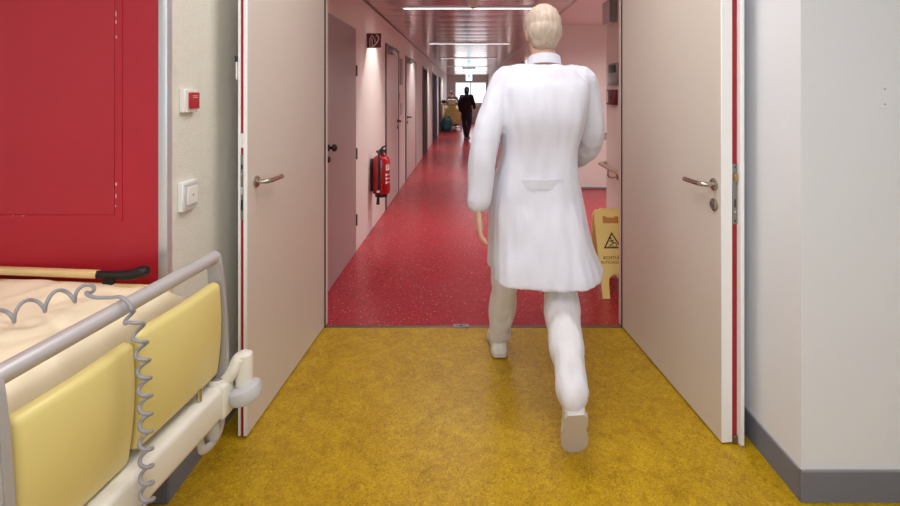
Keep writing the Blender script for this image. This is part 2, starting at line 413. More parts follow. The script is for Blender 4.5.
# lock fronts on the leaf edges
def edge_plate(d, hinge, w, n, W, ta, tb, za, zb, left):
    c = Vector((hinge[0], hinge[1], 0)) + w * (W - .004) + n * ((ta + tb) / 2); hw = (tb - ta) / 2
    Mx = basis(c, n, (0, 0, 1))
    s = 1 if Mx.col[2].to_3d().dot(w) > 0 else -1
    e = obj('lock_plate', box(BM(), (-hw, za, 0), (hw, zb, .004 * s) if s > 0 else (hw, zb, 0.0), .001, 1, Mx) if s > 0 else box(BM(), (-hw, za, -.004), (hw, zb, 0), .001, 1, Mx), 'dsteel', d)
    def bit(nm, z, h, m, x0=-.6, x1=.6, th=.009):
        bb = BM(); lo = (hw * x0, z - h / 2, min(0, th * s)); hi = (hw * x1, z + h / 2, max(0, th * s))
        obj(nm, box(bb, lo, hi, .001, 1, Mx), m, e)
    if left:
        bit('bolt', zb - .05, .02, 'black', th=.006); bit('bolt', za + .06, .045, 'black', th=.006); bit('latch', zb - .09, .03, 'steel'); bit('latch', za + .12, .03, 'lgrey')
    else:
        bit('latch', zb - .055, .026, 'brass', th=.013); bit('bolt', za + .085, .035, 'black', -.3, .3, th=.005)
        bit('screw', zb - .013, .01, 'black', -.25, .25, .005); bit('screw', za + .013, .01, 'black', -.25, .25, .005); bit('screw', za + .05, .009, 'lgrey', -.25, .25, .006)
edge_plate(d2, xy(d2), w2, n2, W2, .046, .068, .905, 1.152, False)
edge_plate(d1, xy(d1), w1, n1, W1, .014, .026, .915, 1.185, True)
b = BM(); c = Vector((d1.location.x, d1.location.y, 0)) + w1 * (W1 - .0035) + n1 * .020; Mx = basis(c, n1, (0, 0, 1))
s = 1 if Mx.col[2].to_3d().dot(w1) > 0 else -1
obj('label_tag', box(BM(), (-.006, 1.215, min(0, .001 * s)), (.006, 1.275, max(0, .001 * s)), 0, 1, Mx), 'white', d1, smooth=False)
ct = Vector((d1.location.x, d1.location.y, 0)) + w1 * (W1 - .012) + n1 * .040
b = bxo((ct.x - .008, ct.y - .012, 1.50), (ct.x + .0, ct.y + .012, 1.575), .002, 1); cl = obj('catch', b, 'white', d1)
obj('catch_clip', bxo((ct.x - .011, ct.y - .014, 1.575), (ct.x + .001, ct.y + .010, 1.60), .002, 1), 'black', cl)
# bottom end pieces of the right-hand leaf edge
c = Vector((d2.location.x, d2.location.y, 0)) + w2 * (W2 + .0) + n2 * .057
obj('bottom_seal', bxo((c.x - .009, c.y - .006, .004), (c.x + .009, c.y + .004, .035), .001, 1), 'dsteel', d2)

# corridor walls
struct('wall_corridor', bxo((CL - .15, 3.05, 0), (CL, END, 2.6)), 'hall_wall', 'long pale corridor wall with the row of doors', 'wall')
RC = 4.02
struct('wall_corridor.001', bxo((WR, 3.05, 0), (3.3, RC, 2.6)), 'hall_wall', 'short corridor wall stub with the wooden grab rail', 'wall')
struct('wall_corridor.002', bxo((CR, 7.2, 0), (3.3, END, 2.6)), 'hall_wall', 'corridor wall beyond the recess behind the walking person', 'wall')
struct('wall_recess', bxo((3.3, 3.05, 0), (3.4, 7.3, 2.6)), 'hall_wall', 'back wall of the corridor recess', 'wall')
b = BM(); wx0, wx1, wz0, wz1 = -.62, 1.0, .95, 2.06
box(b, (CL - .1, END, 0), (wx0, END + .1, 2.6)); box(b, (wx1, END, 0), (CR + .1, END + .1, 2.6)); box(b, (wx0, END, 0), (wx1, END + .1, wz0)); box(b, (wx0, END, wz1), (wx1, END + .1, 2.6))
struct('wall_end', b, 'hall_wall', 'end wall of the corridor around the bright window', 'wall')
window('window_2', wx0, wx1, wz0, wz1, END + .05, 'bright window at the far end of the corridor', 2)
skirting('baseboard_corridor', (CR - .008, 7.19, 0), (3.3, 7.2, .025), 'skirting under the far wall of the corridor recess')

# corridor doors (flush in the long wall)
def hall_door(name, d0, d1, m, label, frame='dark_frame', z1=2.03, handle=None, knob=False, closer=False, right=False, hinge_far=False):
    X = CR if right else CL; s = -1 if right else 1
    d = thing(name, label, 'door', (X, (d0 + d1) / 2, 0), kind='structure')
    def bx_(y0, y1, za, zb, t0, t1, bev=.002):
        a, c = X + s * t0, X + s * t1
        return bxo((min(a, c), y0, za), (max(a, c), y1, zb), bev, 1)
    obj('leaf', bx_(d0, d1, .008, z1, -.002, .010), m, d)
    if frame:
        b = BM()
        for (y0, y1, za, zb) in ((d0 - .045, d0 - .004, 0, z1 + .045), (d1 + .004, d1 + .045, 0, z1 + .045), (d0 - .004, d1 + .004, z1 + .004, z1 + .045)):
            a, c = X - s * .002, X + s * .016; box(b, (min(a, c), y0, za), (max(a, c), y1, zb), .002, 1)
        obj('door_frame', b, frame, d)
    if handle:
        yy, dr = handle; p = Vector((X + s * .01, yy, 1.05)); o = Vector((s, 0, 0)); dv = Vector((0, dr, 0))
        h = obj('door_handle', tube(BM(), spline([p, p + o * .045, p + o * .055 + dv * .02, p + o * .055 + dv * .12], 5), .011, 10), 'black', d)
        obj('rose', lathe(BM(), [(.001, .008), (.026, .008), (.026, -.002)], AX(p, o), 16), 'black', h)
        obj('keyhole_rose', lathe(BM(), [(.001, .008), (.024, .008), (.024, -.002)], AX(p + Vector((0, 0, -.09)), o), 16), 'black', h)
    if knob:
        p = Vector((X + s * .01, d0 + .07, 1.05)); o = Vector((s, 0, 0))
        k = obj('door_knob', lathe(BM(), [(.001, .064), (.014, .063), (.025, .054), (.029, .043), (.025, .033), (.012, .026), (.010, .010), (.024, .008), (.026, -.001)], AX(p, o), 20), 'black', d)
        obj('keyhole_rose', lathe(BM(), [(.001, .016), (.012, .015), (.024, .008), (.024, -.002)], AX(p + Vector((0, 0, -.085)), o), 16), 'black', k)
        for zz in (1.65, .9, .3): obj('hinge', lathe(BM(), [(.001, .05), (.009, .05), (.009, -.05), (.001, -.05)], Matrix.Translation((X + s * .014, d1 + .002, zz)), 10), 'dark_frame', d)
    if closer:
        y0 = d0 + .06
        c = obj('door_closer', bx_(y0, y0 + .27, z1 - .075, z1 - .015, .010, .075, .006), 'dsteel', d)
        b = tube(BM(), [(X + s * .05, y0 + .2, z1 - .012), (X + s * .07, y0 + .33, z1 + .01), (X + s * .03, y0 + .5, z1 + .02)], .009, 8)
        obj('closer_arm', b, 'dark_frame', c)
    return d
hall_door('door_3', 3.37, 4.30, 'hall_grey', 'grey closed corridor door with a round black knob', frame=None, z1=2.03, knob=True)
hall_door('door_4', 5.93, 6.95, 'hall_door', 'pale corridor door with a black lever just past the fire extinguisher', handle=(6.85, -1), closer=True)
hall_door('door_5', 7.85, 9.3, 'hall_door', 'pale corridor door between the two wall plates and the dark brown door', handle=(8.0, 1), closer=True)
hall_door('door_6', 10.85, 12.0, 'brown_doorway_door', 'dark brown corridor door', frame='dark_frame')  # dark leaf in place of the unlit inside of an open doorway
hall_door('door_7', 14.0, 15.9, 'blue_doorway', 'dark navy corridor door', frame='dark_frame')  # open doorway too, its dark painted as a navy leaf
hall_door('door_8', 17.0, 18.0, 'brown_doorway_door', 'narrow dark door beside the laundry cart', frame='dark_frame')
for i, (a, c, l) in enumerate(((9.2, 10.2, 'pale door past the corridor recess behind the walking person'), (13.0, 14.0, 'pale door halfway along the corridor side without switches'), (17.5, 18.5, 'pale door near the corridor end opposite the laundry cart'))):
    hall_door('door_%d' % (9 + i), a, c, 'hall_door', l, right=True, handle=(a + .1, 1))

# ------------------------------------------------------------------ lamps
def hall_light(y, label):
    t = thing('linear_ceiling_light', label, 'ceiling light', (.05, y, 2.36), group='linear lights across the corridor ceiling')
    b = BM()
    for dy in (-.036, .026): box(b, (-.69, y + dy, 2.352), (.79, y + dy + .010, 2.374), .001, 1)
    obj('housing', b, 'alu', t, smooth=False)
    obj('diffuser', bxo((-.68, y - .024, 2.360), (.78, y + .024, 2.372)), 'lamp', t, smooth=False)
    area('hall_lamp', (.05, y, 2.35), (0, 0, 0), 1.44, .05, HALL_LAMP, (1, .96, .92), 125)
    # LED spots in the ends of the strip, turned to the walls
    for sx in (-1, 1):
        xe = .05 + sx * .70
        obj('end_spot', lathe(BM(), [(.001, -.001), (.012, -.001), (.014, .004), (.001, .004)], Matrix.Translation((xe, y, 2.357)), 12), 'lamp', t)
        l = bpy.data.lights.new('end_spot', 'SPOT'); l.energy = SPOT_LAMP; l.color = (1, .97, .93); l.spot_size = R(70); l.spot_blend = .5; l.shadow_soft_size = .02
        o = bpy.data.objects.new('end_spot', l); C.objects.link(o); o.location = (xe, y, 2.345)
        o.rotation_euler = (Vector((CL if sx < 0 else CR, y, 1.35)) - Vector((xe, y, 2.345))).to_track_quat('-Z', 'Y').to_euler()
for y, l in ((5.08, 'nearest glowing line light across the corridor ceiling beside the detector'), (8.67, 'second glowing line light along the corridor ceiling from the doorway'),
             (12.26, 'third glowing line light along the corridor ceiling from the doorway'), (15.85, 'fourth glowing line light, before the hanging exit sign'), (19.44, 'glowing line light above the laundry cart')):
    hall_light(y, l)
def room_light(x, y, label, k=1.):
    t = thing('ceiling_panel_light', label, 'ceiling light', (x, y, 2.68), group='square lights in the room ceiling')
    b = BM(); frame = [((-.62, -.32), (.62, -.30)), ((-.62, .30), (.62, .32)), ((-.62, -.30), (-.60, .30)), ((.60, -.30), (.62, .30))]
    for (a, c) in frame: box(b, (x + a[0], y + a[1], 2.675), (x + c[0], y + c[1], 2.70))
    obj('frame', b, 'alu', t, smooth=False); obj('diffuser', bxo((x - .6, y - .3, 2.685), (x + .6, y + .3, 2.70)), 'roomlamp', t, smooth=False)
    area('room_lamp', (x, y, 2.67), (0, 0, 0), 1.2, .6, ROOM_LAMP * k, (1, .99, .98), 170)
room_light(-1.6, -.6, 'panel light above the bed in the patient room ceiling', .35)
room_light(.12, 1.9, 'panel light before the double doors in the patient room ceiling', .36)
room_light(.12, .2, 'panel light over the middle of the patient room ceiling', .7)
t = thing('recess_fill_light', 'round white ceiling lamp over the corridor recess', 'ceiling light', (2.3, 5.4, 2.43))  # unseen round lamp, added to brighten the recess and its red floor
obj('diffuser', lathe(BM(), [(.001, 2.43), (.2, 2.435), (.24, 2.46), (.24, 2.485), (.001, 2.485)], Matrix.Translation((2.3, 5.4, 0)), 28), 'roomlamp', t)
obj('rim', lathe(BM(), [(.001, 2.47), (.26, 2.47), (.26, 2.49), (.001, 2.49)], Matrix.Translation((2.3, 5.4, 0)), 28), 'alu', t)
area('recess_fill', (2.3, 5.4, 2.42), (0, 0, 0), .4, .4, 30, (1, .96, .94), 160)
# smoke detector and hanging exit sign
sd = thing('smoke_detector', 'small round white detector on the metal ceiling', 'detector', (PX(473, 4.75), 4.75, 2.35))
obj('housing', lathe(BM(), [(.001, -.05), (.028, -.05), (.045, -.036), (.052, -.02), (.055, .018), (.001, .018)], Matrix.Translation((PX(473, 4.75), 4.75, 2.352)), 28), 'white', sd)
obj('sensor_ring', lathe(BM(), [(.001, -.059), (.02, -.058), (.024, -.050), (.001, -.048)], Matrix.Translation((PX(473, 4.75), 4.75, 2.352)), 20), 'grey', sd)
ye = 16.8; ex = PX(469, ye)
es = thing('exit_sign', 'glowing sign box hanging from the ceiling far down the corridor', 'exit sign', (ex, ye, 1.9))
obj('sign_box', bxo((ex - .11, ye - .03, PZ(80.5, ye)), (ex + .11, ye + .03, PZ(70, ye)), .006, 2), 'exit', es)
obj('pictogram', prism(BM(), [(-.04, -.05), (.02, -.05), (.02, -.01), (.05, -.01), (0, .06), (-.05, -.01), (-.02, -.01)], basis((ex, ye - .0305, PZ(76, ye)), (1, 0, 0), (0, 0, 1)), .002), 'exit_green', es, smooth=False)
obj('bracket', bxo((ex - .24, ye - .05, PZ(68.7, ye)), (ex + .24, ye + .05, PZ(66.5, ye)), .004, 1), 'dark_frame', es)
obj('hanger', tube(BM(), [(ex, ye, PZ(70.2, ye)), (ex, ye, 2.37)], .012, 8), 'dark_frame', es)
dd = 12.9
b = bxo((CL - .002, dd - .18, 2.05), (CL + .09, dd + .18, 2.22), .01, 2)
tag(obj('emergency_light', b, 'white', smooth=True), 'small white box light on the wall between the dark doors', 'emergency light')

# ------------------------------------------------------------------ corridor fittings
# fire sign: a plate standing out of the wall
fy = 4.80; sx0, sx1 = CL + .002, CL + .150; sz0, sz1 = 1.905, 2.055
fs = thing('fire_extinguisher_sign', 'dark red square sign with white extinguisher symbol above the extinguisher', 'sign', (sx0, fy, sz0))
obj('plate', bxo((sx0, fy - .003, sz0), (sx1, fy + .003, sz1), .001, 1), 'sign_red', fs)
FM = basis(((sx0 + sx1) / 2, fy - .003, (sz0 + sz1) / 2), (1, 0, 0), (0, 0, 1))
b = BM(); q = lambda pts: [Vector((sx0 + .148 * x, fy - .004, sz0 + .15 * y)) for x, y in pts]
tube(b, q([(.22, .66), (.22, .10), (.50, .10)]), .0045, 6); tube(b, q([(.38, .14), (.36, .62), (.24, .68)]), .004, 6)
tube(b, q([(.26, .72), (.34, .86), (.46, .70)]), .005, 6); tube(b, spline(q([(.44, .12), (.66, .32), (.80, .58), (.78, .76), (.64, .88)]), 5), .005, 6); tube(b, spline(q([(.46, .70), (.56, .56), (.55, .36)]), 4), .0035, 6)
obj('symbol', b, 'white', fs)
b = BM(); t = .003
for lo, hi in (((sx0, fy - .0045, sz1 - t), (sx1, fy + .0045, sz1 + .001)), ((sx0, fy - .0045, sz0 - .001), (sx1, fy + .0045, sz0 + t)), ((sx1 - t, fy - .0045, sz0), (sx1 + .001, fy + .0045, sz1))): box(b, lo, hi)
obj('rim', b, 'frame', fs, smooth=False)
# extinguisher
eyy = 5.0; exx = CL + .112; er = .092; ez0, ez1 = .385, .80
fe = thing('fire_extinguisher', 'red fire extinguisher with black hose hanging on the corridor wall', 'fire extinguisher', (exx, eyy, ez0))
obj('tank', lathe(BM(), [(.001, ez0), (er * .6, ez0), (er * .93, ez0 + .015), (er, ez0 + .04), (er, ez1 - .06), (er * .9, ez1 - .03), (er * .6, ez1 - .008), (.03, ez1), (.03, ez1 + .02), (.001, ez1 + .02)], Matrix.Translation((exx, eyy, 0)), 32), 'ext_red', fe)
v = obj('valve', lathe(BM(), [(.001, ez1 + .01), (.024, ez1 + .01), (.026, ez1 + .03), (.018, ez1 + .045), (.016, ez1 + .065), (.001, ez1 + .07)], Matrix.Translation((exx, eyy, 0)), 16), 'black', fe)
b = BM(); tube(b, [(exx - .05, eyy - .01, ez1 + .035), (exx + .055, eyy - .01, ez1 + .035)], .012, 8)
obj('collar', b, 'black', v)
obj('lever', tube(BM(), [(exx, eyy, ez1 + .055), (exx + .02, eyy - .02, ez1 + .085), (exx + .06, eyy - .06, ez1 + .10)], .009, 8, flat=1.4), 'black', v)
obj('carry_handle', tube(BM(), [(exx, eyy, ez1 + .045), (exx + .03, eyy - .03, ez1 + .055), (exx + .06, eyy - .07, ez1 + .058)], .008, 8, flat=1.4), 'black', v)
obj('gauge', lathe(BM(), [(.001, .012), (.014, .012), (.015, -.004)], AX((exx + .03, eyy - .01, ez1 + .03), (1, -1, 0)), 16), 'brass', v)
hy = eyy - er - .012; hx = exx - .005
ho = obj('hose', tube(BM(), spline([(exx, eyy - .015, ez1 + .04), (hx - .01, hy + .035, ez1 + .045), (hx, hy, ez1 - .04), (hx, hy - .004, .60), (hx - .006, hy, .44), (hx - .012, hy + .01, .36)], 6), .0105, 10), 'black', fe)
obj('nozzle', tube(BM(), [(hx - .01, hy + .008, .39), (hx - .013, hy + .012, .30)], [.013, .018], 12), 'black', ho)
obj('hose_clip', bxo((hx - .018, hy - .016, .56), (hx + .018, hy + .016, .58), .003, 1), 'black', fe)
obj('hose_tag', bxo((hx - .022, hy - .014, .425), (hx + .008, hy - .010, .445), .001, 1), 'white', fe)
# printed label wraps the tank
b = BM(); rs = []
for z in (.47, .74):
    pass
def arc_patch(a0, a1, z0, z1, rr):
    b = BM(); n = 8; A = []
    for k in range(n + 1):
        a = R(a0 + (a1 - a0) * k / n); c = Vector((exx + math.cos(a) * rr, eyy + math.sin(a) * rr, 0)); A.append((b.verts.new(c + Vector((0, 0, z0))), b.verts.new(c + Vector((0, 0, z1)))))
    for p, q_ in zip(A, A[1:]): b.faces.new((p[0], q_[0], q_[1], p[1]))
    return b
obj('label_mark', arc_patch(-50, -18, .645, .705, er + .0012), 'white', fe)
text('label_letter', 'F', .055, 'ext_red', fe, basis((exx + math.cos(R(-34)) * (er + .002), eyy + math.sin(R(-34)) * (er + .002), .675), (-math.sin(R(-34)), math.cos(R(-34)), 0), (0, 0, 1)))
for k, z in enumerate((.60, .56, .52)):
    obj('label_dot', arc_patch(-52, -38, z - .012, z + .012, er + .0012), 'white', fe); obj('label_line', arc_patch(-34, -10, z - .003, z + .003, er + .0012), 'white', fe)
obj('foot', lathe(BM(), [(.001, ez0 - .022), (er * .7, ez0 - .022), (er * .72, ez0 + .01), (.001, ez0 + .012)], Matrix.Translation((exx, eyy, 0)), 28), 'black', fe)
obj('wall_bracket', bxo((CL - .001, eyy - .03, .42), (CL + .024, eyy + .03, .76), .003, 1), 'black', fe)

def plate_left(name, y0, y1, z0, z1, m, label, cat, th=.012):
    return tag(obj(name, bxo((CL - .001, y0, z0), (CL + th, y1, z1), .002, 1), m), label, cat)
plate_left('door_plate', 7.15, 7.42, 1.58, 1.98, 'grey', 'tall grey room plate on the corridor wall between two pale doors', 'room sign')
plate_left('door_plate', 7.22, 7.40, 1.12, 1.30, 'lgrey', 'small grey wall plate below the tall room plate in the corridor', 'room sign')
plate_left('wall_switch', 6.99 + .06, 7.12, 1.36, 1.46, 'hall_grey', 'small switch beside the pale corridor door near the extinguisher', 'switch')

# right corridor stub: grab rail, sign plates, speaker box
gr = thing('grab_rail', 'wooden grab rail with steel bracket on the corridor wall above the wet floor sign', 'handrail', (WR - .07, 3.5, .84))
rx = WR - .075
obj('rail', tube(BM(), spline([(rx, 3.08, .862), (rx, 3.8, .862), (rx - .0, 3.93, .862), (rx + .015, 3.99, .862), (rx + .045, 4.015, .862), (WR + .0, 4.018, .862)], 5), .016, 14), 'rail_wood', gr)
for y in (3.25, 3.72): obj('bracket', tube(BM(), spline([(rx, y, .848), (rx, y, .80), (rx + .03, y, .785), (WR + .001, y, .79)], 5), .0075, 10), 'steel', gr)
for y in (3.25, 3.72): obj('bracket_plate', lathe(BM(), [(.001, .008), (.022, .007), (.026, -.001)], AX((WR, y, .79), (-1, 0, 0)), 18), 'steel', gr)
gr2 = thing('grab_rail', 'grey grab rail on the far facing wall of the corridor recess', 'handrail', (1.6, 7.13, .84))
obj('rail', tube(BM(), [(CR + .15, 7.125, .842), (3.1, 7.125, .842)], .02, 12), 'grey', gr2)
for x in (1.30, 1.88, 2.6):
    obj('bracket', tube(BM(), spline([(x, 7.125, .83), (x, 7.125, .79), (x, 7.16, .775), (x, 7.2, .78)], 4), .008, 8), 'steel', gr2)
    obj('bracket_plate', lathe(BM(), [(.001, .012), (.03, .010), (.034, -.001)], AX((x, 7.2, .78), (0, -1, 0)), 16), 'white', gr2)
def rbx(x0, y0, y1, z0, z1, bev=.003): return bxo((WR - x0, y0, z0), (WR + .001, y1, z1), bev, 2)
sb = thing('wall_speaker', 'grey speaker box high on the corridor wall stub', 'speaker', (WR - .03, 3.9, 2.0))
obj('housing', rbx(.055, 3.74, 3.96, 2.0, 2.2, .012), 'lgrey', sb)
obj('grille', bxo((WR - .062, 3.955, 2.005), (WR - .002, 3.966, 2.19), .003, 1), 'grey', sb) if False else obj('grille', bxo((WR - .06, 3.735, 2.01), (WR - .006, 3.742, 2.19), .003, 1), 'grey', sb)
rp = thing('room_sign', 'metal room sign with a dark upper field above the small red box', 'room sign', (WR, 3.85, 1.52))
obj('plate', rbx(.014, 3.70, 3.93, 1.51, 1.685), 'dsteel', rp)
obj('dark_field', rbx(.0155, 3.72, 3.91, 1.61, 1.672, .001), 'black', rp)
b = BM()
for k in range(5): box(b, (WR - .0152, 3.73, 1.53 + .014 * k), (WR - .013, 3.90 - .03 * (k % 2), 1.535 + .014 * k))
obj('printed_lines', b, 'grey', rp, smooth=False)
fb = thing('fire_alarm_box', 'small dark red call box with white print under the room sign', 'alarm box', (WR, 3.85, 1.36))
obj('housing', rbx(.03, 3.72, 3.93, 1.352, 1.475, .005), 'sign_red', fb)
obj('label', bxo((WR - .0312, 3.88, 1.37), (WR - .029, 3.915, 1.465)), 'white', fb, smooth=False)
obj('button', lathe(BM(), [(.001, .008), (.018, .007), (.02, -.001)], AX((WR - .03, 3.80, 1.41), (-1, 0, 0)), 18), 'black', fb)

# wet floor sign
wx = 1.055; wy0, wy1, wyt = 3.34, 3.72, 3.52; wzt = .58
ws = thing('wet_floor_sign', 'yellow folding wet floor sign standing by the door frame', 'warning sign', (wx, 3.5, 0))
def sign_panel(yb, yt, tilt):
    up = Vector((0, yt - yb, wzt)); L = up.length
    Mx = basis((wx, yb, 0), (1, 0, 0), up)
    w = .118
    poly = [(-w + .018, 0), (-w + .068, 0), (-w + .070, .10)] + [(-.047 * math.cos(math.pi * k / 8), .115 + .045 * math.sin(math.pi * k / 8)) for k in range(9)] + \
        [(w - .070, .10), (w - .068, 0), (w - .018, 0), (w, L - .05), (w - .006, L - .02), (w - .022, L), (.075, L), (.070, L + .008), (.05, L + .008), (.045, L), (-.045, L), (-.05, L + .008), (-.07, L + .008), (-.075, L), (-w + .022, L), (-w + .006, L - .02), (-w, L - .05)]
    return Mx, L, prism(BM(), poly, Mx @ Matrix.Translation((0, 0, -.006)), .012)
Mx, L, b = sign_panel(wy0, wyt, 1); fp = obj('front_panel', b, 'yellow_sign', ws, smooth=False)
My, L2, b = sign_panel(wy1, wyt + .012, -1); obj('back_panel', b, 'yellow_sign', ws, smooth=False)
fz = .0065                                                      # towards the camera
fl = 1 if Mx.col[2].y < 0 else -1
def onp(x, y, z=fz): return Mx @ Matrix.Translation((x, y, z * fl)) @ (Matrix.Identity(4) if fl > 0 else Matrix.Rotation(math.pi, 4, 'X') @ Matrix.Identity(4))
def fprism(poly, h=.0012): return prism(BM(), poly, Mx @ Matrix.Translation((0, 0, .0055 * fl)), h * fl)
sl = obj('carry_slot', fprism([(-.058, L - .095), (.058, L - .095), (.058, L - .045), (.03, L - .045), (.028, L - .055), (-.028, L - .055), (-.03, L - .045), (-.058, L - .045)], .0016), 'sign_orange', fp, smooth=False)
cz = L - .225
tri = obj('warning_triangle', fprism([(-.066, cz - .045), (.066, cz - .045), (0, cz + .07)]), 'black', fp, smooth=False)
obj('triangle_field', fprism([(-.050, cz - .036), (.050, cz - .036), (0, cz + .051)], .002), 'yellow_sign', tri, smooth=False)
def P3(x, y): return Mx @ Vector((x, y, .0075 * fl))
b = BM(); tube(b, [P3(-.010, cz + .012), P3(.006, cz - .008)], .005, 6); tube(b, [P3(.006, cz - .008), P3(.020, cz - .004), P3(.030, cz - .024)], .0038, 6); tube(b, [P3(.006, cz - .008), P3(-.006, cz - .018), P3(-.022, cz - .026)], .0038, 6)
tube(b, [P3(-.008, cz + .008), P3(-.024, cz + .002)], .003, 6); tube(b, [P3(-.006, cz + .008), P3(.012, cz + .012)], .003, 6); lathe(b, [(.0008, .003), (.007, .002), (.007, -.001)], AX(P3(-.012, cz + .024), Mx.col[2].to_3d() * fl), 12)
tube(b, [P3(-.034, cz - .031), P3(.036, cz - .031)], .0018, 6)
obj('slipping_figure', b, 'black', tri)
Tm = lambda y: basis(Mx @ Vector((0, y, .0068 * fl)), (1, 0, 0), Mx.col[1].to_3d())
text('lettering', 'ACHTUNG', .032, 'sign_brown', fp, Tm(L - .335)); text('lettering', 'RUTSCHGEFAHR', .025, 'sign_brown', fp, Tm(L - .366))
obj('hinge', tube(BM(), [(wx - .07, wyt + .006, wzt + .004), (wx + .07, wyt + .006, wzt + .004)], .007, 10), 'yellow_sign', ws)
# floor bolt socket at the threshold
b = BM(); bx0, bx1 = PX(453, DW), PX(469, DW)
box(b, (bx0, DW - .02, .0), (bx1, DW + .022, .007), .002, 1)
fk = thing('floor_bolt_plate', 'small steel bolt plate on the threshold between the two floors', 'bolt plate', ((bx0 + bx1) / 2, DW, .004))
obj('plate', b, 'dsteel', fk); obj('bolt_hole', lathe(BM(), [(.001, .001), (.008, .001), (.009, 0)], Matrix.Translation(((bx0 + bx1) / 2, DW, .0068)), 16), 'black', fk)
obj('screw', lathe(BM(), [(.001, .001), (.004, .001), (.005, 0)], Matrix.Translation((bx0 + .012, DW, .0068)), 12), 'alu', fk); obj('screw', lathe(BM(), [(.001, .001), (.004, .001), (.005, 0)], Matrix.Translation((bx1 - .012, DW, .0068)), 12), 'alu', fk)

# ------------------------------------------------------------------ switches in the room
def left_box(name, y0, y1, z0, z1, label, cat):
    t = thing(name, label, cat, (WL, (y0 + y1) / 2, (z0 + z1) / 2))
    obj('back_box', bxo((WL - .001, y0, z0), (WL + .020, y1, z1), .002, 1), 'white', t)
    return t
def Yx(px): return F * -WL / (CX - px)
t = left_box('emergency_call_switch', Yx(179.5), Yx(193), 1.372, 1.458, 'white switch box with a red key on the cream wall, upper of two', 'switch')
ya, yb = Yx(183), Yx(194)
k = obj('red_key', bxo((WL + .02, ya, 1.385), (WL + .029, yb - .012, 1.446), .0015, 1), 'red_paint', t); tag(k, 'red square key')
b = BM()
for j in range(2): box(b, (WL + .0285, ya + .014, 1.432 - .006 * j), (WL + .0295, yb - .026, 1.4345 - .006 * j))
obj('key_print', b, 'chip', k, smooth=False)
t = left_box('light_switch', Yx(177.5), Yx(192.5), 1.008, 1.115, 'plain white rocker light switch on the cream wall, lower of two', 'switch')
fr_ = obj('frame', bxo((WL + .018, Yx(178.6), 1.016), (WL + .024, Yx(191.4), 1.107), .001, 1), 'lgrey', t)
rk = obj('rocker', bxo((WL + .022, Yx(180.4), 1.030), (WL + .029, Yx(190.2), 1.094), .001, 1), 'white', t)
obj('pilot_dot', lathe(BM(), [(.0005, .001), (.003, .001), (.003, 0)], AX((WL + .029, Yx(185.5), 1.063), (1, 0, 0)), 10), 'black', rk)
# blank cover on the bright wall
bx_, bz = PX(884.5, REV), PZ(97, REV)
t = thing('blank_cover_plate', 'small white blank cover with two screw holes on the white wall', 'cover plate', (bx_, REV, bz))
obj('plate', bxo((bx_ - .024, REV - .0016, bz - .04), (bx_ + .024, REV + .001, bz + .04), .001, 1), 'white_wall', t)
for dz in (-.026, .028): obj('screw_hole', lathe(BM(), [(.0005, .0005), (.003, .0005), (.003, -.002)], AX((bx_, REV - .0016, bz + dz), (0, -1, 0)), 10), 'caulk', t)

# ------------------------------------------------------------------ hospital bed
rb = -math.atan2(45, 475); BO = (-.84, 1.583, 0)
bed = thing('hospital_bed', 'white hospital bed with yellow side rail panels beside the red wall', 'bed', BO, rb)
MB = TOP[bed.name]
def bo(name, bm, m, parent=bed, smooth=True): return obj(name, bm, m, parent, smooth, local=True)
RZ = .897
def bed_rail(y0, y1, side):
    """y1 the end towards the red wall; side 1 = facing the doors"""
    X = 0 if side > 0 else -1.1
    fx = lambda x: X + side * x
    rt = bo('side_rail', tube(BM(), [(X, y0, RZ), (X, y1, RZ)], .0205, 20), 'rail'); tag(rt, 'satin grey tubular top rail')
    for y in (y0 + .004, y1 - .004):
        rs = []
        for (x, z, w) in ((-.002, .915, .010), (-.001, .905, .02), (.002, .87, .023), (.010, .80, .024), (.018, .70, .025), (.022, .60, .025), (.022, .50, .025), (.02, .42, .024)):
            rs.append([Vector((fx(x) + w * a, y + .011 * c, z)) for a, c in ((-1, -1), (1, -1), (1, 1), (-1, 1))])
        b = rings(BM(), rs); bmesh.ops.recalc_face_normals(b, faces=b.faces[:]); bmesh.ops.bevel(b, geom=b.edges[:], offset=.003, segments=2, affect='EDGES')
        bo('rail_arm', b, 'railgrey', rt)
    ym = y0 + (y1 - y0) * .468
    for (ya, yb, dx, dz) in ((y0 + .022, ym - .004, -.006, -.014), (ym + .004, y1 - .02, .0, 0)):
        b = bxo((-.012, ya, .518 + dz * 1.4), (.026, yb, .826 + dz), .017, 5)
        bmesh.ops.subdivide_edges(b, edges=[e for e in b.edges if abs(e.verts[0].co.z - e.verts[1].co.z) > .1], cuts=10)
        bmesh.ops.bisect_plane(b, geom=b.verts[:] + b.edges[:] + b.faces[:], plane_co=(0, (ya + yb) / 2, 0), plane_no=(0, 1, 0))
        for v in b.verts:
            u = (v.co.z - .515) / .307; yy = (v.co.y - ya) / (yb - ya)
            v.co.x += .030 * math.sin(math.pi * max(0, min(1, u * .8 + .02))) * (.55 + .45 * math.sin(math.pi * yy)) + dx
            v.co.x = fx(v.co.x)
        bmesh.ops.recalc_face_normals(b, faces=b.faces[:])
        pn = bo('rail_panel', b, 'panel'); tag(pn, 'yellow rail panel')
    for y in (y0 + .12, y1 - .12):
        bo('pin', lathe(BM(), [(.001, .53), (.008, .53), (.008, .475), (.013, .475), (.013, .468), (.001, .468)], Matrix.Translation((fx(.028), y, 0)), 14), 'steel')
bed_rail(-.69, 0, 1); bed_rail(-1.75, -.95, 1); bed_rail(-.69, 0, -1); bed_rail(-1.75, -.95, -1)
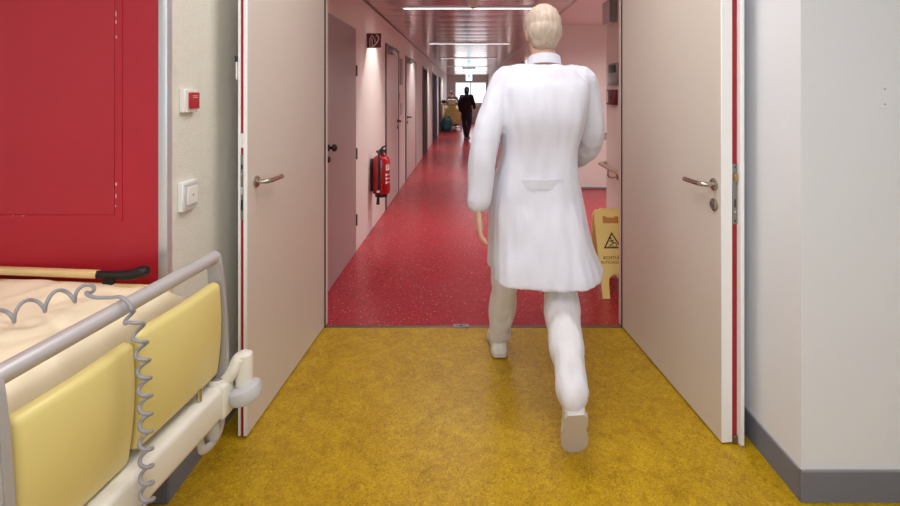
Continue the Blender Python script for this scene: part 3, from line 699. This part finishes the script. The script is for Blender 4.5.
for X, s in ((0, 1), (-1.1, -1)):
    a, c = X - s * .03, X + s * .056
    bo('side_beam', bxo((min(a, c), -2.05, .388), (max(a, c), -.03, .494), .018, 4), 'offwhite')
for y in (-2.05, -1.4, -.7, -.06): bo('crossbar', bxo((-1.1, y, .40), (0, y + .05, .45), .004, 1), 'offwhite')
bo('mattress_deck', bxo((-1.07, -2.0, .48), (-.03, -.05, .53), .006, 2), 'lgrey')
def corner(X, s, yd, ye, detail):
    """corner casting, bumper arm and roller"""
    b = BM()
    box(b, (min(X - s * .006, X + s * .062), min(ye - yd * .05, ye + yd * .012), .385), (max(X - s * .006, X + s * .062), max(ye - yd * .05, ye + yd * .012), .498), .012, 4)
    cb = bo('corner_block', b, 'offwhite')
    b = lathe(BM(), [(.001, .50), (.016, .50), (.018, .506), (.036, .506), (.038, .498), (.038, .44), (.001, .44)], Matrix.Translation((X + s * .02, ye - yd * .012, 0)), 28); bo('socket', b, 'offwhite', cb)
    bo('socket_hole', lathe(BM(), [(.001, .0005), (.026, .0005), (.028, -.004)], Matrix.Translation((X + s * .02, ye - yd * .012, .5066)), 24), 'grey', cb)
    pa = [(X + s * .038, ye, .49), (X + s * .06, ye + yd * .010, .52), (X + s * .070, ye + yd * .022, .545), (X + s * .086, ye + yd * .028, .548)]
    arm = bo('bumper_arm', tube(BM(), spline(pa, 5), .023, 14, flat=1.35), 'offwhite', cb)
    bo('roller_axle', tube(BM(), [(X + s * .086, ye + yd * .028, .572), (X + s * .086, ye + yd * .028, .564), (X + s * .086, ye + yd * .028, .54), (X + s * .086, ye + yd * .028, .42)], [.014, .026, .029, .025], 18), 'offwhite', cb)
    bo('bumper_roller', lathe(BM(), [(.001, .392), (.03, .393), (.044, .402), (.049, .418), (.047, .436), (.036, .448), (.001, .450)], Matrix.Translation((X + s * .118, ye + yd * .028, 0)) @ Matrix.Rotation(R(-14 * s), 4, 'Y') , 28), 'lgrey', cb) if False else \
        bo('bumper_roller', lathe(BM(), [(.001, -.03), (.03, -.029), (.048, -.020), (.056, 0), (.051, .020), (.036, .031), (.001, .032)], Matrix.Translation((X + s * .094, ye + yd * .022, .437)) @ Matrix.Rotation(R(-16 * s), 4, 'Y'), 28), 'lgrey', cb)
corner(0, 1, 1, -.0, True); corner(-1.1, -1, 1, 0, False)
# hanging bracket loop under the beam
b = BM(); tube(b, spline([(.025, -.0, .40), (.025, -.0, .36), (.025, -.014, .328), (.025, -.045, .316), (.025, -.085, .322), (.025, -.108, .345), (.025, -.113, .40)], 5), .008, 12, flat=1.8)
bo('pump_bracket', b, 'lgrey')
bo('bracket_bushing', lathe(BM(), [(.001, .03), (.022, .03), (.024, .02), (.024, -.03), (.001, -.03)], Matrix.Translation((.02, -.05, .362)) @ Matrix.Rotation(R(20), 4, 'X'), 18), 'lgrey')
# undercarriage
for X in (-.9, -.28): bo('base_beam', bxo((X - .03, -1.9, .14), (X + .03, -.25, .2), .006, 2), 'grey')
for y in (-1.85, -.32): bo('base_crossbar', bxo((-.87, y - .03, .15), (-.31, y + .03, .2), .006, 2), 'grey')
for y in (-1.5, -.65): bo('lift_column', bxo((-.66, y - .07, .2), (-.52, y + .07, .48), .01, 2), 'lgrey')
for X in (-.9, -.28):
    for y in (-1.85, -.32):
        w = bo('caster', lathe(BM(), [(.001, .02), (.05, .02), (.062, .014), (.062, -.014), (.05, -.02), (.001, -.02)], AX((X, y, .062), (1, 0, 0)), 24), 'black')
        bo('caster_fork', tube(BM(), [(X + .032, y, .06), (X + .03, y, .13), (X, y, .145)], .012, 8), 'grey', w)
# end board towards the red wall
b = BM(); box(b, (-.95, -.022, .45), (-.15, -.004, .80), .006, 2)
hb = bo('end_board', b, 'wood')
bo('top_bar', bxo((-.86, -.028, .818), (-.408, .0, .842), .006, 2), 'wood', hb)
for s in (1, -1):
    cxm = -.63; q = lambda x: cxm + s * x
    b = tube(BM(), spline([(q(.205), -.014, .829), (q(.27), -.014, .829), (q(.335), -.014, .832), (q(.385), -.014, .846), (q(.402), -.014, .850)], 5), lerp_list([.013, .0145, .017, .019, .012], 5), 14, flat=.9)
    g = bo('corner_grip', b, 'black', hb); tag(g, 'black corner grip')
    bo('grip_post', bxo((min(q(.24), q(.28)), -.022, .79), (max(q(.24), q(.28)), -.006, .825), .004, 1), 'black', hb)
b = BM(); box(b, (-.95, -2.09, .45), (-.15, -2.07, .84), .006, 2); bo('end_board', b, 'wood')

# mattress: a crowned, wrinkled block lying on the deck
def mattress():
    b = BM(); nx, ny = 46, 96; x0, x1, y0, y1 = -1.05, -.05, -1.99, -.045
    def top(u, v):
        ex, ey = min(u, 1 - u), min(v, 1 - v)
        e = min(1, ex / .09) ; g = min(1, ey / .05)
        edge = (1 - (1 - e) ** 2.2) * (1 - (1 - g) ** 2.2)
        x, y = x0 + (x1 - x0) * u, y0 + (y1 - y0) * v
        wr = .010 * noise.noise(Vector((x * 7, y * 7, 1))) + .008 * noise.noise(Vector((x * 16 + y * 9, y * 10 - x * 5, 4))) * (1 if u > .55 else .5)
        ridge = .006 * (1 - abs(noise.noise(Vector((x * 9 - y * 6, y * 12 + x * 4, 9)))) * 4) * (1 if u > .6 else .35)
        return .775 + .052 * edge + .018 * math.sin(math.pi * u) + (wr + max(-.006, ridge)) * edge
    g = [[b.verts.new((x0 + (x1 - x0) * i / nx, y0 + (y1 - y0) * j / ny, top(i / nx, j / ny))) for i in range(nx + 1)] for j in range(ny + 1)]
    for j in range(ny):
        for i in range(nx): b.faces.new((g[j][i], g[j][i + 1], g[j + 1][i + 1], g[j + 1][i]))
    edge = [g[0][i] for i in range(nx + 1)] + [g[j][nx] for j in range(1, ny + 1)] + [g[ny][i] for i in range(nx - 1, -1, -1)] + [g[j][0] for j in range(ny - 1, 0, -1)]
    prev = edge
    for z, ins in ((.74, -.006), (.58, -.006), (.545, .004), (.533, .02)):
        cur = []
        for v in edge:
            sx = 1 if v.co.x > x1 - .001 else (-1 if v.co.x < x0 + .001 else 0); sy = 1 if v.co.y > y1 - .001 else (-1 if v.co.y < y0 + .001 else 0)
            cur.append(b.verts.new((v.co.x - sx * ins, v.co.y - sy * ins, z)))
        for k in range(len(edge)):
            k2 = (k + 1) % len(edge); b.faces.new((prev[k], cur[k], cur[k2], prev[k2]))
        prev = cur
    b.faces.new(prev[::-1]); bmesh.ops.recalc_face_normals(b, faces=b.faces[:])
    return b
mt = thing('mattress', 'cream wrinkled covered mattress lying on the hospital bed', 'mattress', (MB @ Vector((-.55, -1, .53)))[:], rb)
b = mattress(); bmesh.ops.transform(b, matrix=MB, verts=b.verts[:])
obj('cover', b, 'mattress', mt, smooth='all')

# coiled cord: over the mattress, round the rail, down the panels
def cam_pt(px, py, d): return Vector((PX(px, d), d, PZ(py, d)))
axis_pts = spline([MB @ Vector((-.74, -.56, .868)), MB @ Vector((-.60, -.49, .870)), cam_pt(-60, 336, 1.17), cam_pt(0, 318, 1.205), cam_pt(45, 303, 1.235), cam_pt(88, 290, 1.26), MB @ Vector((-.085, -.392, .932)), MB @ Vector((-.030, -0.390, .925)), MB @ Vector((.012, -0.390, .929)), MB @ Vector((.052, -0.398, .880)), MB @ Vector((.072, -0.400, .80)), MB @ Vector((.080, -0.400, .70)), MB @ Vector((.082, -0.400, .60)), MB @ Vector((.082, -0.398, .52)), MB @ Vector((.080, -0.393, .44)), MB @ Vector((.078, -0.390, .37)), MB @ Vector((.05, -0.390, .34))], 8)
def resample(pts, step):
    out = [pts[0]]; rest = 0
    for a, c in zip(pts, pts[1:]):
        L_ = (c - a).length; t = step - rest
        while t < L_: out.append(a.lerp(c, t / L_)); t += step
        rest = (rest + L_) % step
    return out
ax = resample(axis_pts, .0025)
def coil(ax):
    out = []; ph = 0; t_prev = None; a = Vector((0, 0, 1))
    for i, p in enumerate(ax):
        t = (ax[min(i + 2, len(ax) - 1)] - ax[max(i - 2, 0)]).normalized()
        a = (a - t * a.dot(t)).normalized(); bb = t.cross(a)
        onrail = (MB.inverted() @ p); f = 1.
        f = 1 - .93 * max(0, min(1, (.165 - abs(onrail.x - .005)) / .06)) * (1 if onrail.z > .90 or (onrail.x < .04 and onrail.z > .86) else 0)
        if i > len(ax) - 16: f *= max(0, (len(ax) - i) / 16)
        hang = onrail.x > .04 and onrail.z < .88
        ph += 2 * math.pi * .0025 / (.044 if hang else .066)
        rr = (.0135 if hang else .021) * f
        out.append(p + a * (math.cos(ph) * rr) + bb * (-math.sin(ph) * rr))
    return out
tag(obj('coiled_cord', tube(BM(), coil(ax), .0046, 8), 'cord', smooth='all'), 'grey coiled hand control cord looped over the bed rail', 'cord')

# ------------------------------------------------------------------ laundry cart far down the corridor
cy0 = 18.6; cx0, cx1 = PX(441.5, cy0), PX(461, cy0)
lc = thing('laundry_cart', 'laundry cart with yellow sack far down the corridor', 'cart', ((cx0 + cx1) / 2, cy0, 0))
b = BM()
for x in (cx0, cx1):
    for y in (cy0, cy0 + .6): tube(b, [(x, y, .10), (x, y, 1.02)], .015, 8)
for z in (.14, 1.02):
    tube(b, [(cx0, cy0, z), (cx1, cy0, z), (cx1, cy0 + .6, z), (cx0, cy0 + .6, z), (cx0, cy0, z)], .015, 8)
obj('cart_frame', b, 'steel', lc)
def bag(c, sx, sy, sz, seed, flat=0.):
    b = BM(); bmesh.ops.create_uvsphere(b, u_segments=24, v_segments=16, radius=1)
    for v in b.verts:
        p = v.co.copy(); k = 1 + .22 * noise.noise(p * 2.2 + Vector((seed, 0, 0))) + .08 * noise.noise(p * 6 + Vector((0, seed, 0)))
        sgn = lambda a, e: math.copysign(abs(a) ** e, a)
        v.co = Vector((c[0] + sgn(p.x, .7) * sx * k, c[1] + sgn(p.y, .7) * sy * k, c[2] + sgn(p.z, .7) * sz * k))
    return b
obj('yellow_sack', bag(((cx0 + cx1) / 2 + .03, cy0 + .28, .60), .34, .25, .38, 3), 'bag_yellow', lc, smooth='all')
obj('sack_rim', tube(BM(), [(cx0, cy0 - .02, 1.03), (cx1, cy0 - .02, 1.03)], .03, 8), 'bag_yellow', lc)
for x in (cx0, cx1):
    for y in (cy0, cy0 + .6): obj('caster', lathe(BM(), [(.001, .018), (.05, .016), (.05, -.016), (.001, -.018)], AX((x, y, .05), (1, 0, 0)), 16), 'black', lc)
obj('bottom_shelf', bxo((cx0, cy0, .12), (cx1, cy0 + .6, .15)), 'grey', lc)
c3 = (cx0 + .22, cy0 - .30)
tag(obj('refuse_sack', bag((c3[0], c3[1], .27), .21, .18, .29, 8), 'bag_teal', smooth='all'), 'teal rubbish sack leaning against the laundry cart', 'rubbish sack')
tag(obj('folded_linen', bag((cx0 + .40, cy0 + .25, 1.15), .2, .18, .09, 5), 'linen', smooth='all'), 'pale heap of linen on top of the laundry cart', 'linen')
tag(obj('dark_bundle', bag((cx0 + .08, cy0 + .10, 1.135), .085, .09, .07, 11), 'dlinen', smooth='all'), 'dark bundle on the corner of the laundry cart', 'bundle')

# ------------------------------------------------------------------ people
def ell(bm, c, r, rot=None, seg=20):
    t = BM(); bmesh.ops.create_uvsphere(t, u_segments=seg, v_segments=seg // 2 + 2, radius=1)
    Mx = Matrix.Translation(Vector(c)) @ (rot.to_4x4() if rot else Matrix.Identity(4)) @ Matrix.Diagonal((r[0], r[1], r[2], 1))
    return merge(bm, t, Mx)
def limb(bm, pts, rads, k=5, seg=14, flat=1., up=None):
    tube(bm, spline(pts, k), lerp_list(rads, k), seg, True, flat, up)
    ell(bm, pts[0], (rads[0],) * 3, seg=12); ell(bm, pts[-1], (rads[-1] * .95,) * 3, seg=12)
def torso(bm, sec, seg=28, wave=0.):
    rs = []
    A = spline([(q[0], q[1], q[2]) for q in sec], 5); B = spline([(q[3], q[4], 0) for q in sec], 5)
    for a_, b_ in zip(A, B):
        x, y, z, rx, ry = a_.x, a_.y, a_.z, b_.x, b_.y
        r = []
        for k in range(seg):
            a = 2 * math.pi * k / seg; c, s = math.cos(a), math.sin(a)
            e = .82; f = 1 + wave * math.sin(a * 5 + 1) * max(0, min(1, (1.0 - z) / .4))
            r.append(Vector((x + math.copysign(abs(c) ** e, c) * rx * f, y + math.copysign(abs(s) ** e, s) * ry * f, z)))
        rs.append(r)
    rings(bm, rs)
def ribbon(bm, pts, h, th, centre, close=False, flare=0.):
    rs = []
    for p in pts:
        p = Vector(p); o = Vector((p.x - centre.x, p.y - centre.y, 0)).normalized()
        rs.append([p - o * th * .5 + Vector((0, 0, -h / 2)), p + o * th * .5 + Vector((0, 0, -h / 2)), p + o * (th * .5 + flare) + Vector((0, 0, h / 2)), p + o * (flare - th * .5) + Vector((0, 0, h / 2))])
    rings(bm, rs, not close)
    bmesh.ops.recalc_face_normals(bm, faces=bm.faces[:]); bmesh.ops.bevel(bm, geom=bm.edges[:], offset=th * .25, segments=2, affect='EDGES')
    return bm
def hand(bm, w, d, n, thumb, sc_=1., curl=.35):
    """w wrist, d along the hand, n palm normal, thumb: across direction of the thumb"""
    d = Vector(d).normalized(); n = Vector(n); n = (n - d * n.dot(d)).normalized(); a = d.cross(n); a = a if a.dot(Vector(thumb)) > 0 else -a
    w = Vector(w); S = sc_
    tube(bm, [w - d * .02 * S, w + d * .02 * S, w + d * .06 * S, w + d * .095 * S], [.030 * S, .034 * S, .041 * S, .038 * S], 14, True, .42, up=a)
    for off, ln in ((.030, .074), (.010, .084), (-.011, .078), (-.031, .060)):
        p = w + d * .085 * S + a * off * S; pts = [p - d * .02 * S]; ang = .12
        dd = d
        for j, fr in enumerate((.45, .32, .23)):
            dd = (d * math.cos(ang) + n * math.sin(ang)); p = p + dd * ln * fr * S; pts.append(p.copy()); ang += curl * (1 + .3 * j)
        tube(bm, pts, [.0100 * S, .0098 * S, .0088 * S, .0072 * S], 10)
        ell(bm, pts[-1], (.0075 * S,) * 3, seg=8)
    p = w + d * .03 * S + a * .026 * S
    pts = [p, p + (a * .8 + d * .5 + n * .25).normalized() * .036 * S]; pts.append(pts[-1] + (a * .35 + d * .9 + n * .3).normalized() * .032 * S); pts.append(pts[-1] + (d * .95 + n * .35).normalized() * .026 * S)
    tube(bm, pts, [.0145 * S, .0125 * S, .0112 * S, .0085 * S], 10); ell(bm, pts[-1], (.0086 * S,) * 3, seg=8)
def head(bm, c, rot, S=1.):
    """c centre of the head, face towards local +Y"""
    q = lambda x, y, z: Vector(c) + rot @ (Vector((x, y, z)) * S)
    rs = []
    for (z, y, rx, ry) in ((-.118, .052, .018, .022), (-.108, .045, .036, .040), (-.085, .030, .052, .060), (-.05, .014, .063, .080), (-.01, .004, .070, .092), (.03, -.004, .074, .098), (.07, -.008, .070, .092), (.10, -.010, .054, .072), (.118, -.012, .026, .036)):
        rs.append([q(rx * math.cos(2 * math.pi * k / 24), y + ry * math.sin(2 * math.pi * k / 24), z) for k in range(24)])
    rings(bm, rs)
    tube(bm, [q(0, .086, .022), q(0, .098, -.005), q(0, .112, -.028), q(0, .094, -.040)], [.007 * S, .010 * S, .014 * S, .011 * S], 10)
    for s in (-1, 1): ell(bm, q(s * .073, -.006, -.012), (.010 * S, .018 * S, .030 * S), rot, 10); ell(bm, q(s * .034, .078, .026), (.022 * S, .012 * S, .008 * S), rot, 10)
    tube(bm, [q(-.026, .078, -.062), q(0, .090, -.060), q(.026, .078, -.062)], [.006 * S, .009 * S, .006 * S], 8)
    ell(bm, q(0, .068, -.100), (.022 * S, .018 * S, .016 * S), rot, 10)
def shoe(bm, heel, toe, up, w=.047, h=.06):
    heel, toe = Vector(heel), Vector(toe); d = (toe - heel); L_ = d.length; d.normalize(); up = Vector(up); up = (up - d * up.dot(d)).normalized(); a = d.cross(up)
    rs = []
    for t, ww, hh in ((-.02, .6, .55), (.02, .82, .95), (.18, .88, 1.15), (.4, .84, 1.1), (.62, 1.0, .82), (.82, .98, .6), (.95, .75, .45), (1.0, .45, .3)):
        r = []
        for k in range(16):
            an = 2 * math.pi * k / 16; c_, s_ = math.cos(an), math.sin(an)
            r.append(heel + d * (t * L_) + a * (math.copysign(abs(c_) ** .8, c_) * w * ww) + up * (h * hh * .5 + math.copysign(abs(s_) ** .7, s_) * h * hh * .5))
        rs.append(r)
    rings(bm, rs)
def solebm(heel, toe, up, w=.05, th=.018):
    heel, toe = Vector(heel), Vector(toe); d = (toe - heel); L_ = d.length; d.normalize(); up = Vector(up); up = (up - d * up.dot(d)).normalized(); a = d.cross(up)
    poly = []
    prof = ((-.03, .55), (.05, .85), (.2, .86), (.42, .78), (.65, 1.02), (.84, .95), (.96, .68), (1.02, .35))
    pts = [(t * L_, ww * w) for t, ww in prof] + [(t * L_, -ww * w) for t, ww in reversed(prof)]
    return prism(BM(), pts, basis(heel, d, a), th if basis(heel, d, a).col[2].to_3d().dot(up) > 0 else -th)

def person(name, label, loc, J, S, mats, coat_hem, voxel, coat_ry=.19, hair='short', collar=True, detail=True):
    """J joints in world coordinates; forward is J['fwd']"""
    root = thing(name, label, 'person', loc)
    V = {k: Vector(v) for k, v in J.items()}
    fwd = V['fwd'].normalized(); rgt = fwd.cross(Vector((0, 0, 1))).normalized()
    rot = Matrix((rgt, V['face'].normalized() if 'face' in V else fwd, Vector((0, 0, 1)))).transposed()
    if 'face' in V:
        f = V['face'].normalized(); r_ = f.cross(Vector((0, 0, 1))).normalized(); u_ = r_.cross(f); rot = Matrix((r_, f, u_)).transposed()
    pel, ch, nk, hd = V['pelvis'], V['chest'], V['neck'], V['head']
    # body: one continuous surface
    b = BM()
    def sec(scale=1., pad=0.):
        out = []
        mid = pel.lerp(ch, .5)
        for p, rx, ry in ((pel + Vector((0, 0, -.09)), .15, .105), (pel, .172, .12), (mid, .148, .105), (ch, .178, .122), (ch.lerp(nk, .5), .186, .112), (ch.lerp(nk, .70), .155, .090), (ch.lerp(nk, .87), .105, .074), (nk, .062, .062)):
            out.append((p.x, p.y, p.z, rx * S + pad, ry * S + pad))
        return out
    torso(b, sec()); limb(b, [nk + Vector((0, 0, -.03)), nk.lerp(hd, .55)], [.060 * S, .056 * S], 3)
    head(b, hd, rot, S)
    for s in 'LR':
        limb(b, [V['sh' + s], V['el' + s], V['wr' + s]], [.044 * S, .037 * S, .026 * S])
        d = (V['wr' + s] - V['el' + s]).normalized()
        hdir = V.get('hd' + s, d); side = rgt if s == 'R' else -rgt
        hand(b, V['wr' + s] + d * .01, hdir, -side if True else side, fwd, S)
        limb(b, [V['hip' + s], V['kn' + s], V['an' + s]], [.085 * S, .058 * S, .038 * S])
        shoe(b, V['heel' + s], V['toe' + s], V['up' + s], .034 * S, .045 * S)
        limb(b, [V['an' + s], V['heel' + s].lerp(V['toe' + s], .25) + V['up' + s].normalized() * .04], [.034 * S, .026 * S], 2)
    body = obj('body', remesh(b, voxel, 3), mats['skin'], root, smooth='all')
    if detail:
        for s in (-1, 1):
            c = hd + rot @ (Vector((s * .031, .0745, .008)) * S); e = obj('eye', ell(BM(), c, (.0135 * S, .012 * S, .0085 * S), rot, 12), 'eye', body)
            obj('iris', ell(BM(), c + rot @ Vector((0, .0092 * S, 0)), (.0058 * S, .0042 * S, .0058 * S), rot, 10), 'iris', e)
            obj('eyebrow', tube(BM(), [hd + rot @ (Vector((s * x_, y_, z_)) * S) for x_, y_, z_ in ((.014, .094, .036), (.030, .093, .041), (.048, .080, .035))], [.003 * S, .0042 * S, .0025 * S], 8), mats['hair'], body)
        obj('mouth', tube(BM(), [hd + rot @ (Vector(q_) * S) for q_ in ((-.024, .078, -.063), (-.010, .0935, -.0605), (0, .0955, -.062), (.010, .0935, -.0605), (.024, .078, -.063))], [.002 * S, .0055 * S, .006 * S, .0055 * S, .002 * S], 10), 'lip', body)
    # trousers
    b = BM(); torso(b, [(pel.x, pel.y, pel.z - .12, .165 * S, .13 * S), (pel.x, pel.y, pel.z - .04, .185 * S, .135 * S), (pel.x, pel.y, pel.z + .10, .165 * S, .12 * S)])
    for s in 'LR': 
        an = V['an' + s]; kn = V['kn' + s]; hip = V['hip' + s]
        limb(b, [hip + Vector((0, 0, .02)), hip.lerp(kn, .5), kn, kn.lerp(an, .5), an - (an - kn).normalized() * .012], [.102 * S, .094 * S, .076 * S, .068 * S, .057 * S])
    obj('trousers', remesh(b, voxel * 1.3, 4, (.013, 12, 4.5)), mats['trousers'], root, smooth='all')
    # coat or top
    b = BM(); out = []; hem = coat_hem
    base = sec(1., .027 * S)[1:]
    low = []
    n = 5
    for k in range(n):
        t = k / (n - 1); z = hem + (pel.z - .06 - hem) * t; tt = (1 - t)
        hm = V.get('hem', pel)
        low.append((pel.x + (hm.x - pel.x) * tt, pel.y + (hm.y - pel.y) * tt, z, (.207 + .048 * tt) * S if hem < pel.z - .2 else .198 * S, (.158 + (coat_ry - .158) * tt) * S if hem < pel.z - .2 else .147 * S))
    if hem >= pel.z - .07: low = [(pel.x, pel.y, hem, .196 * S, .145 * S)]; base = [q for q in base if q[2] > hem + .03]
    base[-1] = (nk.x, nk.y, nk.z - .005, .078 * S, .078 * S)
    torso(b, low + base, wave=.05 if hem < pel.z - .2 else 0)
    for s in 'LR':
        wr, el, sh = V['wr' + s], V['el' + s], V['sh' + s]
        limb(b, [sh, el, wr - (wr - el).normalized() * .01], [.066 * S, .061 * S, .049 * S]); limb(b, [nk + (sh - nk) * .30 + Vector((0, 0, -.045)) * S, nk + (sh - nk) * .7 + Vector((0, 0, -.012)) * S, sh], [.066 * S, .062 * S, .062 * S], 4)
    ct = obj(mats['topname'], remesh(b, voxel * 1.3, 5, (.0115, 11, 3.2)), mats['top'], root, smooth='all')
    if collar:
        cp = [nk + Vector((.078 * math.cos(a) * S, .074 * math.sin(a) * S, .012 - .020 * math.sin(a))) for a in [2 * math.pi * k / 20 for k in range(20)]]
        obj('collar', ribbon(BM(), [p + Vector((0, 0, -.004)) for p in cp + [cp[0]]], .045 * S, .008, nk, False, -.008), mats['top'], ct)
        zb = pel.z + .05; bp = []
        for k in range(15):
            a = R(200 + 140 * k / 14); cc = pel.lerp(ch, .2); bp.append(Vector((cc.x + .186 * math.cos(a) * S, cc.y + .142 * math.sin(a) * S, zb)))
        obj('half_belt', ribbon(BM(), bp, .045 * S, .008, pel), mats['top'], ct)
    if collar:
        cm = ct.data; bv = BVHTree.FromPolygons([TOP[ct.name] @ v.co for v in cm.vertices], [p.vertices[:] for p in cm.polygons])
        for z in (1.38, 1.22, 1.06, .90, .74):
            c = pel.lerp(ch, max(0, min(1, (z - pel.z) / (ch.z - pel.z)))); hit = bv.ray_cast(Vector((c.x, c.y, z)) + fwd * .6, -fwd)
            if hit[0]: obj('button', lathe(BM(), [(.0005, .004), (.008, .004), (.010, .002), (.010, -.003)], AX(hit[0], fwd), 14), 'lgrey', ct)
    # shoes
    for s in 'LR':
        b = BM(); u = V['up' + s].normalized(); shoe(b, V['heel' + s], V['toe' + s], u, .047 * S, .066 * S)
        so = obj('shoe', remesh(b, .006, 3), mats['shoe'], root, smooth='all')
        obj('sole', solebm(V['heel' + s] - u * .004, V['toe' + s] - u * .004, u, .050 * S), mats['sole'], so)
    # hair
    b = BM()
    q = lambda x, y, z: hd + rot @ (Vector((x, y, z)) * S)
    ell(b, q(0, -.016, .040), (.084 * S, .100 * S, .092 * S), rot); ell(b, q(0, -.045, .0), (.080 * S, .075 * S, .085 * S), rot)
    ell(b, q(0, -.050, -.045), (.064 * S, .055 * S, .055 * S), rot)
    if hair == 'tail':
        limb(b, [q(0, -.09, .05), q(.02, -.13, -.02), q(.04, -.12, -.13), q(.05, -.10, -.24)], [.03 * S, .04 * S, .038 * S, .012 * S]); ell(b, q(0, -.04, -.06), (.082 * S, .07 * S, .10 * S), rot)
    obj('hair', remesh(b, max(voxel, .006), 3, (.006, 40, 10)), mats['hair'], root, smooth='all')
    return root

person('person', 'person in a long white coat and white trousers striding into the corridor', (.32, 2.27, 0), dict(
    fwd=(-.08, 1, 0), face=(-.05, 1, -.05), pelvis=(.325, 2.27, .985), chest=(.355, 2.285, 1.335), neck=(.375, 2.315, 1.585), head=(.375, 2.365, 1.745),
    shL=(.185, 2.29, 1.505), elL=(.085, 2.17, 1.225), wrL=(.052, 2.13, .945), hdL=(.03, -.02, -1), shR=(.565, 2.32, 1.505), elR=(.625, 2.40, 1.21), wrR=(.575, 2.63, 1.06), hdR=(-.1, .9, -.25),
    hipL=(.235, 2.28, .93), knL=(.205, 2.47, .52), anL=(.180, 2.635, .105), heelL=(.178, 2.585, .014), toeL=(.168, 2.865, .012), upL=(0, 0, 1),
    hipR=(.415, 2.26, .93), knR=(.425, 2.165, .525), anR=(.412, 1.835, .262), heelR=(.410, 1.785, .232), toeR=(.428, 1.900, .014), upR=(0, .88, .48),
    hem=(.37, 2.275, .6)), 1.06, dict(skin='skin', trousers='trouser', top='coat', topname='lab_coat', shoe='clog', sole='sole', hair='hair_fair'), .60, .0055, coat_ry=.25)

px_, py_ = PX(466.5, 15.5), 15.5
def stand(x, y, S, lean=0., fx=0., fy=1., reach=None):
    f = Vector((fx, fy, 0)).normalized(); r = f.cross(Vector((0, 0, 1))); o = Vector((x, y, 0))
    P = lambda a, c, z: (o + r * a * S + f * c * S + Vector((0, 0, z * S)))[:]
    l = lean
    j = dict(fwd=f[:], pelvis=P(0, 0, .93), chest=P(0, l * .5, 1.24 - l * .1), neck=P(0, l * .95 + .01, 1.46 - l * .3), head=P(0, l * 1.25 + .05, 1.61 - l * .45),
             shL=P(-.17, l * .9, 1.40 - l * .28), shR=P(.17, l * .9, 1.40 - l * .28), elL=P(-.25, l + .0, 1.13), elR=P(.25, l + .02, 1.13), wrL=P(-.24, l + .10, .90), wrR=P(.22, l + .2, 1.0),
             hipL=P(-.09, 0, .88), hipR=P(.09, 0, .88), knL=P(-.10, .08, .48), knR=P(.10, -.02, .48), anL=P(-.09, .16, .09), anR=P(.09, -.20, .10),
             heelL=P(-.09, .11, .012), toeL=P(-.10, .36, .012), heelR=P(.09, -.25, .02), toeR=P(.10, 0, .012), upL=(0, 0, 1), upR=(0, 0, 1))
    if reach:
        fc = reach.pop('face'); j['face'] = (r * fc[0] + f * fc[1] + Vector((0, 0, fc[2])))[:]
        j.update({k: P(*v) for k, v in reach.items()})
    return j
person('person', 'dark haired person in dark clothes standing far down the corridor beside the cart', (px_, py_, 0), stand(px_, py_, .97, fx=.3, fy=1),
       .97, dict(skin='skin', trousers='cloth_navy', top='cloth_dark', topname='jacket', shoe='shoe_dark', sole='sole', hair='hair_dark'), .84, .009, hair='tail', collar=False, detail=False)
qx, qy = PX(455, 19.75), 19.75
person('person', 'dark haired person bending over the far side of the laundry cart', (qx, qy, 0), stand(qx, qy, .98, lean=.34, fx=-.35, fy=-1, reach=dict(face=(.0, .72, -.7), elL=(-.22, .38, 1.13), elR=(.22, .38, 1.13), wrL=(-.12, .46, 1.08), wrR=(.12, .46, 1.08))),
       .98, dict(skin='skin', trousers='cloth_navy', top='cloth_dark', topname='jacket', shoe='shoe_dark', sole='sole', hair='hair_dark'), .86, .010, hair='short', collar=False, detail=False)
